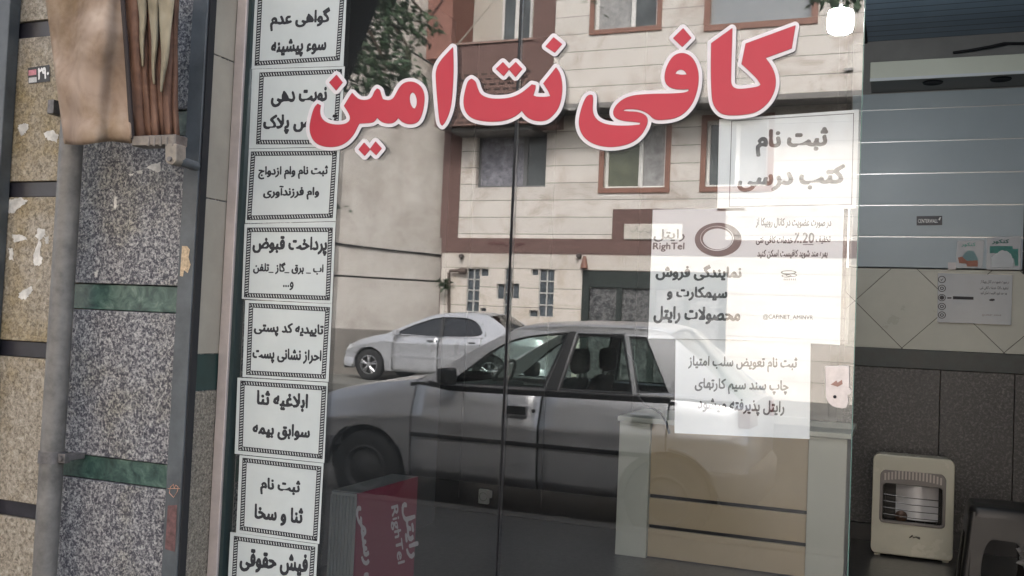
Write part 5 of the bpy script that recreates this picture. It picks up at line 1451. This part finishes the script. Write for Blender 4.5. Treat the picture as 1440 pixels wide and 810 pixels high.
        for k, (y, x) in enumerate(full):
            a_, c_ = np.array(full[max(k-1, 0)]), np.array(full[min(k+1, len(full)-1)]); t_ = (c_-a_)/(np.linalg.norm(c_-a_)+1e-9)
            nn = np.array([-t_[1], t_[0]]); 
            if nn[1]*sg*0.3+nn[0]*(1 if y > 0 else -1)*0.7 < 0: nn = -nn
            z0 = max(sill+0.0, low(min(max(x, x_r+0.03), x_f-0.03))) if abs(y) > yl-0.03 else sill
            z1 = max(sill+0.26, z0+0.03)
            rows.append([(x-nn[1]*0.03, y-nn[0]*0.03, z0), (x+nn[1]*0.006, y+nn[0]*0.006, z0+0.02), (x+nn[1]*0.012, y+nn[0]*0.012, max(z1-0.06, z0+0.02)), (x-nn[1]*0.035, y-nn[0]*0.035, z1)])
        MB().grid(rows).build(nm, C['bumper_m'], root, smooth=True, solid=0.008)
    zl_ = C['lamp_z']
    for sgn in (1, -1):
        y1 = sgn*(hw(x_f-0.12)-0.02)
        MB().hexa([(x_f+0.02, y1*0.55, zl_-0.06), (x_f-0.08, y1+sgn*0.012, zl_-0.06), (x_f-0.14, y1+sgn*0.0, zl_-0.06), (x_f-0.10, y1*0.55, zl_-0.06)], [(x_f+0.02, y1*0.55, zl_+0.055), (x_f-0.10, y1+sgn*0.012, zl_+0.055), (x_f-0.18, y1+sgn*0.0, zl_+0.055), (x_f-0.12, y1*0.55, zl_+0.055)]).build('headlight', lens_m, root, bevel=0.01)
        y2 = sgn*(hw(x_r+0.08)-0.02)
        MB().hexa([(x_r-0.035, y2*0.65, zl_+0.1), (x_r-0.02, y2, zl_+0.1), (x_r+0.06, y2+sgn*0.008, zl_+0.1), (x_r+0.05, y2*0.65, zl_+0.1)], [(x_r-0.03, y2*0.65, zl_+0.22), (x_r-0.015, y2, zl_+0.22), (x_r+0.065, y2+sgn*0.006, zl_+0.22), (x_r+0.05, y2*0.65, zl_+0.22)]).build('tail_light', tail_m, root, bevel=0.01)
    MB().box(x_f+0.036, x_f+0.045, -0.26, 0.26, sill+0.10, sill+0.21).build('number_plate', white_paint, root)
    # wheels
    for w in xw:
        for sgn in (1, -1):
            yo = sgn*(C['hw']-0.02); yi = yo-sgn*0.18
            wh = bpy.data.objects.new('wheel', None); wh.empty_display_size = 0.1; COL.objects.link(wh); wh.parent = root; OFF[wh.name] = np.zeros(3)
            b = MB(); b.lathe([(rw*0.62, yo-sgn*0.005), (rw*0.70, yo), (rw*0.92, yo-sgn*0.004), (rw*0.985, yo-sgn*0.025), (rw, yo-sgn*0.06), (rw, yi+sgn*0.04), (rw*0.95, yi), (rw*0.62, yi)], (w, 0, rw), n=36)
            b.build('tyre', tyre_m, wh, smooth=True)
            b = MB()
            if C['alloy']:
                b.lathe([(rw*0.64, yo-sgn*0.008), (rw*0.58, yo-sgn*0.006), (rw*0.57, yo-sgn*0.07)], (w, 0, rw), n=36)
                for k in range(5):
                    for da in (-0.13, 0.13):
                        a = 2*math.pi*k/5+math.pi/2; ca, sa = math.cos(a), math.sin(a); c2, s2 = math.cos(a+da*1.3), math.sin(a+da*1.3)
                        p_, q_ = np.array([w+0.05*ca, yo-sgn*0.015, rw+0.05*sa]), np.array([w+rw*0.59*c2, yo-sgn*0.012, rw+rw*0.59*s2])
                        b.tube([p_, q_], [0.022, 0.015], 6)
                b.lathe([(0, yo-sgn*0.002), (0.05, yo-sgn*0.004), (0.06, yo-sgn*0.02)], (w, 0, rw), n=20)
            else:
                b.lathe([(rw*0.64, yo-sgn*0.008), (rw*0.58, yo+sgn*0.002), (rw*0.50, yo-sgn*0.03), (rw*0.30, yo-sgn*0.02), (rw*0.24, yo+sgn*0.0), (0.0, yo+sgn*0.004)], (w, 0, rw), n=36)
            b.build('rim', rim_m if C['alloy'] else cap_m, wh, smooth=True)
            MB().disc((w, yo-sgn*0.085, rw), rw*0.62).build('brake_disc', trim_m, wh)
    root.location = loc; root.rotation_euler = (0, 0, math.pi)
    return root
silver = mat('silver_paint', (0.56, 0.565, 0.58), 0.30, metal=0.5, coat=0.4)
white_car = mat('pale_silver_paint', (0.52, 0.53, 0.56), 0.3, metal=0.4, var=0.02, coat=0.5)
near_side = -4.18
hwN = 0.80
make_car('parked_car', (-2.56, near_side-hwN, -0.133), 'silver grey hatchback parked along the kerb, nearest car reflected in the glass', dict(
    paint=silver, wheels=(1.147, -1.146), rw=0.285, sill=0.27, front=1.82, rear=-1.66, hw=hwN, belt_in=0.085, crease=0.62, tumble=0.15,
    deck=[(-1.78, 0.88), (-1.6, 0.965), (-1.1, 0.965), (-0.3, 0.955), (0.5, 0.945), (0.72, 0.985), (1.1, 0.93), (1.476, 0.855), (1.72, 0.76), (1.84, 0.66)],
    doors=[(0.762, -0.238), (-0.244, -1.14)], handle_z=0.815, mould=(0.56, 0.60), mf=0.0, mr=0.0,
    belt_z=0.95, roof_z=1.40,
    green=[(0.76, 0.955), (0.45, 1.15), (0.10, 1.355), (-0.02, 1.395), (-0.44, 1.425), (-0.99, 1.425), (-1.10, 1.40), (-1.60, 0.985), (-1.60, 0.965), (-0.3, 0.95), (0.5, 0.945)],
    holes=[[(0.55, 0.965), (0.47, 0.985), (0.095, 1.318), (-0.37, 1.372), (-0.245, 0.975)], [(-0.435, 1.370), (-0.775, 1.372), (-0.885, 0.975), (-0.355, 0.97)], [(-0.81, 1.368), (-0.935, 1.364), (-1.13, 0.99), (-0.915, 0.978)]],
    pillars=[[(-0.375, 1.385), (-0.425, 1.385), (-0.345, 0.965), (-0.25, 0.965)]],
    roofline=[(0.06, 1.372), (-0.02, 1.392), (-0.2, 1.408), (-0.44, 1.422), (-0.75, 1.426), (-0.99, 1.422), (-1.10, 1.400)],
    screen=[(0.80, 0.96), (0.07, 1.372)], rscreen=[(-1.58, 0.985), (-1.105, 1.392)], glass=car_glass, seat_x=-0.16, dash=(0.42, 0.70), mirror=(0.42, 1.03), mirror_m=trim_m, bumper_m=mat('grey_bumper', (0.10, 0.10, 0.105), 0.5), lamp_z=0.70, alloy=False, bead=True))
hwF = 0.86
make_car('parked_car', (-8.641, -14.9-hwF, 0.0), 'pale silver saloon with alloy wheels parked against the far wall across the street', dict(
    paint=white_car, wheels=(1.335, -1.335), rw=0.315, sill=0.21, front=1.96, rear=-2.45, hw=hwF, belt_in=0.075, crease=0.80, tumble=0.17,
    deck=[(-2.47, 0.88), (-2.3, 1.0), (-1.75, 1.03), (-1.0, 0.975), (0.0, 0.945), (0.75, 0.93), (0.95, 0.965), (1.3, 0.90), (1.65, 0.80), (1.86, 0.70), (1.98, 0.62)],
    doors=[(0.80, -0.22), (-0.226, -1.12)], handle_z=0.86, mould=(0.50, 0.555), mf=0.0, mr=0.0, mould_m=white_car,
    belt_z=0.94, roof_z=1.42,
    green=[(0.98, 0.955), (0.55, 1.15), (0.12, 1.325), (-0.10, 1.385), (-0.55, 1.43), (-0.95, 1.425), (-1.25, 1.395), (-1.78, 1.05), (-1.80, 1.01), (-1.0, 0.965), (0.0, 0.935)],
    holes=[[(0.80, 0.965), (0.47, 1.13), (0.06, 1.285), (-0.20, 1.335), (-0.22, 0.95)], [(-0.25, 1.338), (-0.60, 1.345), (-0.86, 1.325), (-1.03, 1.22), (-1.13, 1.06), (-1.08, 0.985), (-0.26, 0.952)]],
    roofline=[(0.14, 1.33), (-0.10, 1.385), (-0.35, 1.412), (-0.6, 1.428), (-0.95, 1.424), (-1.24, 1.395)],
    pillars=[[(-0.19, 1.345), (-0.26, 1.35), (-0.27, 0.95), (-0.21, 0.95)]], screen=[(0.98, 0.96), (0.15, 1.335)], rscreen=[(-1.77, 1.04), (-1.25, 1.39)], glass=car_glass_dark, seat_x=-0.1, dash=(0.5, 0.85), mirror=(0.66, 1.0), mirror_m=white_car, bumper_m=white_car, lamp_z=0.66, hh=0.02, alloy=True, round=True))

# ------------------------------------------------------------------ street tree, overhead wires
def leaf_mesh(clumps, seed, size):
    rq = random.Random(seed); b = MB()
    for (c, rad, n) in clumps:
        for _ in range(n):
            while True:
                d = np.array([rq.uniform(-1, 1) for _ in range(3)])
                if d@d < 1: break
            p = np.array(c)+d*np.array(rad)
            a = np.array([rq.gauss(0, 1), rq.gauss(0, 1), rq.gauss(0, 0.6)-0.5]); a /= np.linalg.norm(a)
            e = np.cross(a, [rq.gauss(0, 1), rq.gauss(0, 1), rq.gauss(0, 1)]); e /= np.linalg.norm(e)+1e-9
            L_ = size*rq.uniform(0.7, 1.3); w = L_*0.2
            b.face([p, p+a*L_*0.45+e*w, p+a*L_, p+a*L_*0.45-e*w])
    return b
tp_ = (-4.35, -3.4)
tree = thing('street_tree', (tp_[0], tp_[1], 0), 'leafy street tree at the kerb whose drooping twigs reflect at the top of the glass', 'tree')
bark = mat('bark', (0.10, 0.075, 0.055), 0.9, var=0.4, vscale=12, bump=0.6, bscale=25)
b = MB(); b.tube([(tp_[0], tp_[1], -0.05), (tp_[0]+0.03, tp_[1], 0.8), (tp_[0]-0.02, tp_[1]+0.03, 1.8), (tp_[0]+0.08, tp_[1], 2.8), (tp_[0]+0.2, tp_[1]-0.03, 4.0)], [0.15, 0.12, 0.11, 0.10, 0.07], 12)
b.build('trunk', bark, tree, smooth=True)
tips = [PM(545, 30, 3.0), PM(500, 60, 3.1), PM(570, 90, 3.0), PM(590, 40, 3.2), PM(540, 115, 2.9), PM(510, 110, 3.0), PM(1190, -12, 3.0), PM(1150, -20, 3.1), PM(850, -60, 3.2)]
b = MB(); base = np.array([tp_[0]+0.15, tp_[1], 3.6])
for t_ in tips:
    mid = (base+np.array(t_))/2+np.array([0, 0, 0.55]); b.tube([base, mid, np.array(t_)+np.array([0, 0, 0.12]), t_], [0.035, 0.02, 0.008, 0.004], 6)
b.build('branches', bark, tree, smooth=True)
leafm = granite('leaf_green', [(0.3, (0.055, 0.10, 0.055)), (0.5, (0.085, 0.14, 0.075)), (0.7, (0.13, 0.19, 0.10))], 6, rough=0.5)
cl_ = []
for (px, py, Y, rx, rz, n) in ((535, -25, 3.0, 0.22, 0.20, 420), (548, 20, 3.0, 0.14, 0.12, 260), (562, 58, 3.0, 0.08, 0.08, 90), (525, 60, 3.05, 0.12, 0.10, 200), (512, 95, 2.95, 0.10, 0.08, 150), (548, 92, 2.95, 0.10, 0.08, 140), (585, 42, 3.1, 0.06, 0.06, 60), (600, 28, 3.2, 0.07, 0.05, 50), (490, 118, 2.9, 0.08, 0.06, 90), (470, 290, 2.7, 0.05, 0.05, 22), (530, 118, 2.9, 0.10, 0.04, 80), (500, 70, 2.9, 0.06, 0.06, 60), (578, 100, 3.0, 0.04, 0.08, 60), (1190, -3, 3.0, 0.11, 0.055, 75), (1160, -14, 3.0, 0.12, 0.06, 70), (838, 4, 3.2, 0.03, 0.05, 10), (835, -40, 3.2, 0.12, 0.10, 120)):
    cl_.append((PM(px, py, Y), (rx, 0.22, rz), int(n*0.85)))
rq = random.Random(12)
for k in range(26):
    cl_.append(((tp_[0]+rq.uniform(-1.3, 2.6), tp_[1]+rq.uniform(-1.0, 0.9), rq.uniform(4.0, 5.6)), (0.45, 0.45, 0.32), 260))
leaf_mesh(cl_, 4, 0.062).build('crown', leafm, tree)
def cable(pts, r_, lab, m=black_m, Y=4.6):
    b = MB(); b.tube([PM(x, y, Y) for x, y in pts], r_, 6); return tag(b.build('overhead_cable', m, None, smooth=True), lab, 'cable', 'overhead cables above the street')
cable([(520, 142), (545, 108), (572, 69), (607, 21), (640, -25), (700, -110)], 0.007, 'thin overhead cable rising steeply to the right across the tree')
cable([(545, -60), (560, 40), (573, 69), (607, 90), (660, 118)], 0.008, 'overhead cable bending at the green bundle and running down to the right')
cable([(640, 66), (658, 45), (676, 22), (694, 0), (740, -60)], 0.009, 'pale overhead cable curving up in front of the balcony', mat('pale_cable', (0.45, 0.42, 0.36), 0.6), 9.0)
b = MB(); c0, c1 = PM(573, 66, 4.58), PM(569, 112, 4.58); b.tube([c0, c0*0.8+c1*0.2, c0*0.4+c1*0.6, c1], [0.012, 0.034, 0.036, 0.022], 10)
tag(b.build('cable_bundle', mat('mossy_sheath', (0.075, 0.08, 0.035), 0.8, var=0.5, vscale=30, bump=0.5), None, smooth=True), 'short mossy green bundle hanging where the overhead cables cross', 'cable bundle')
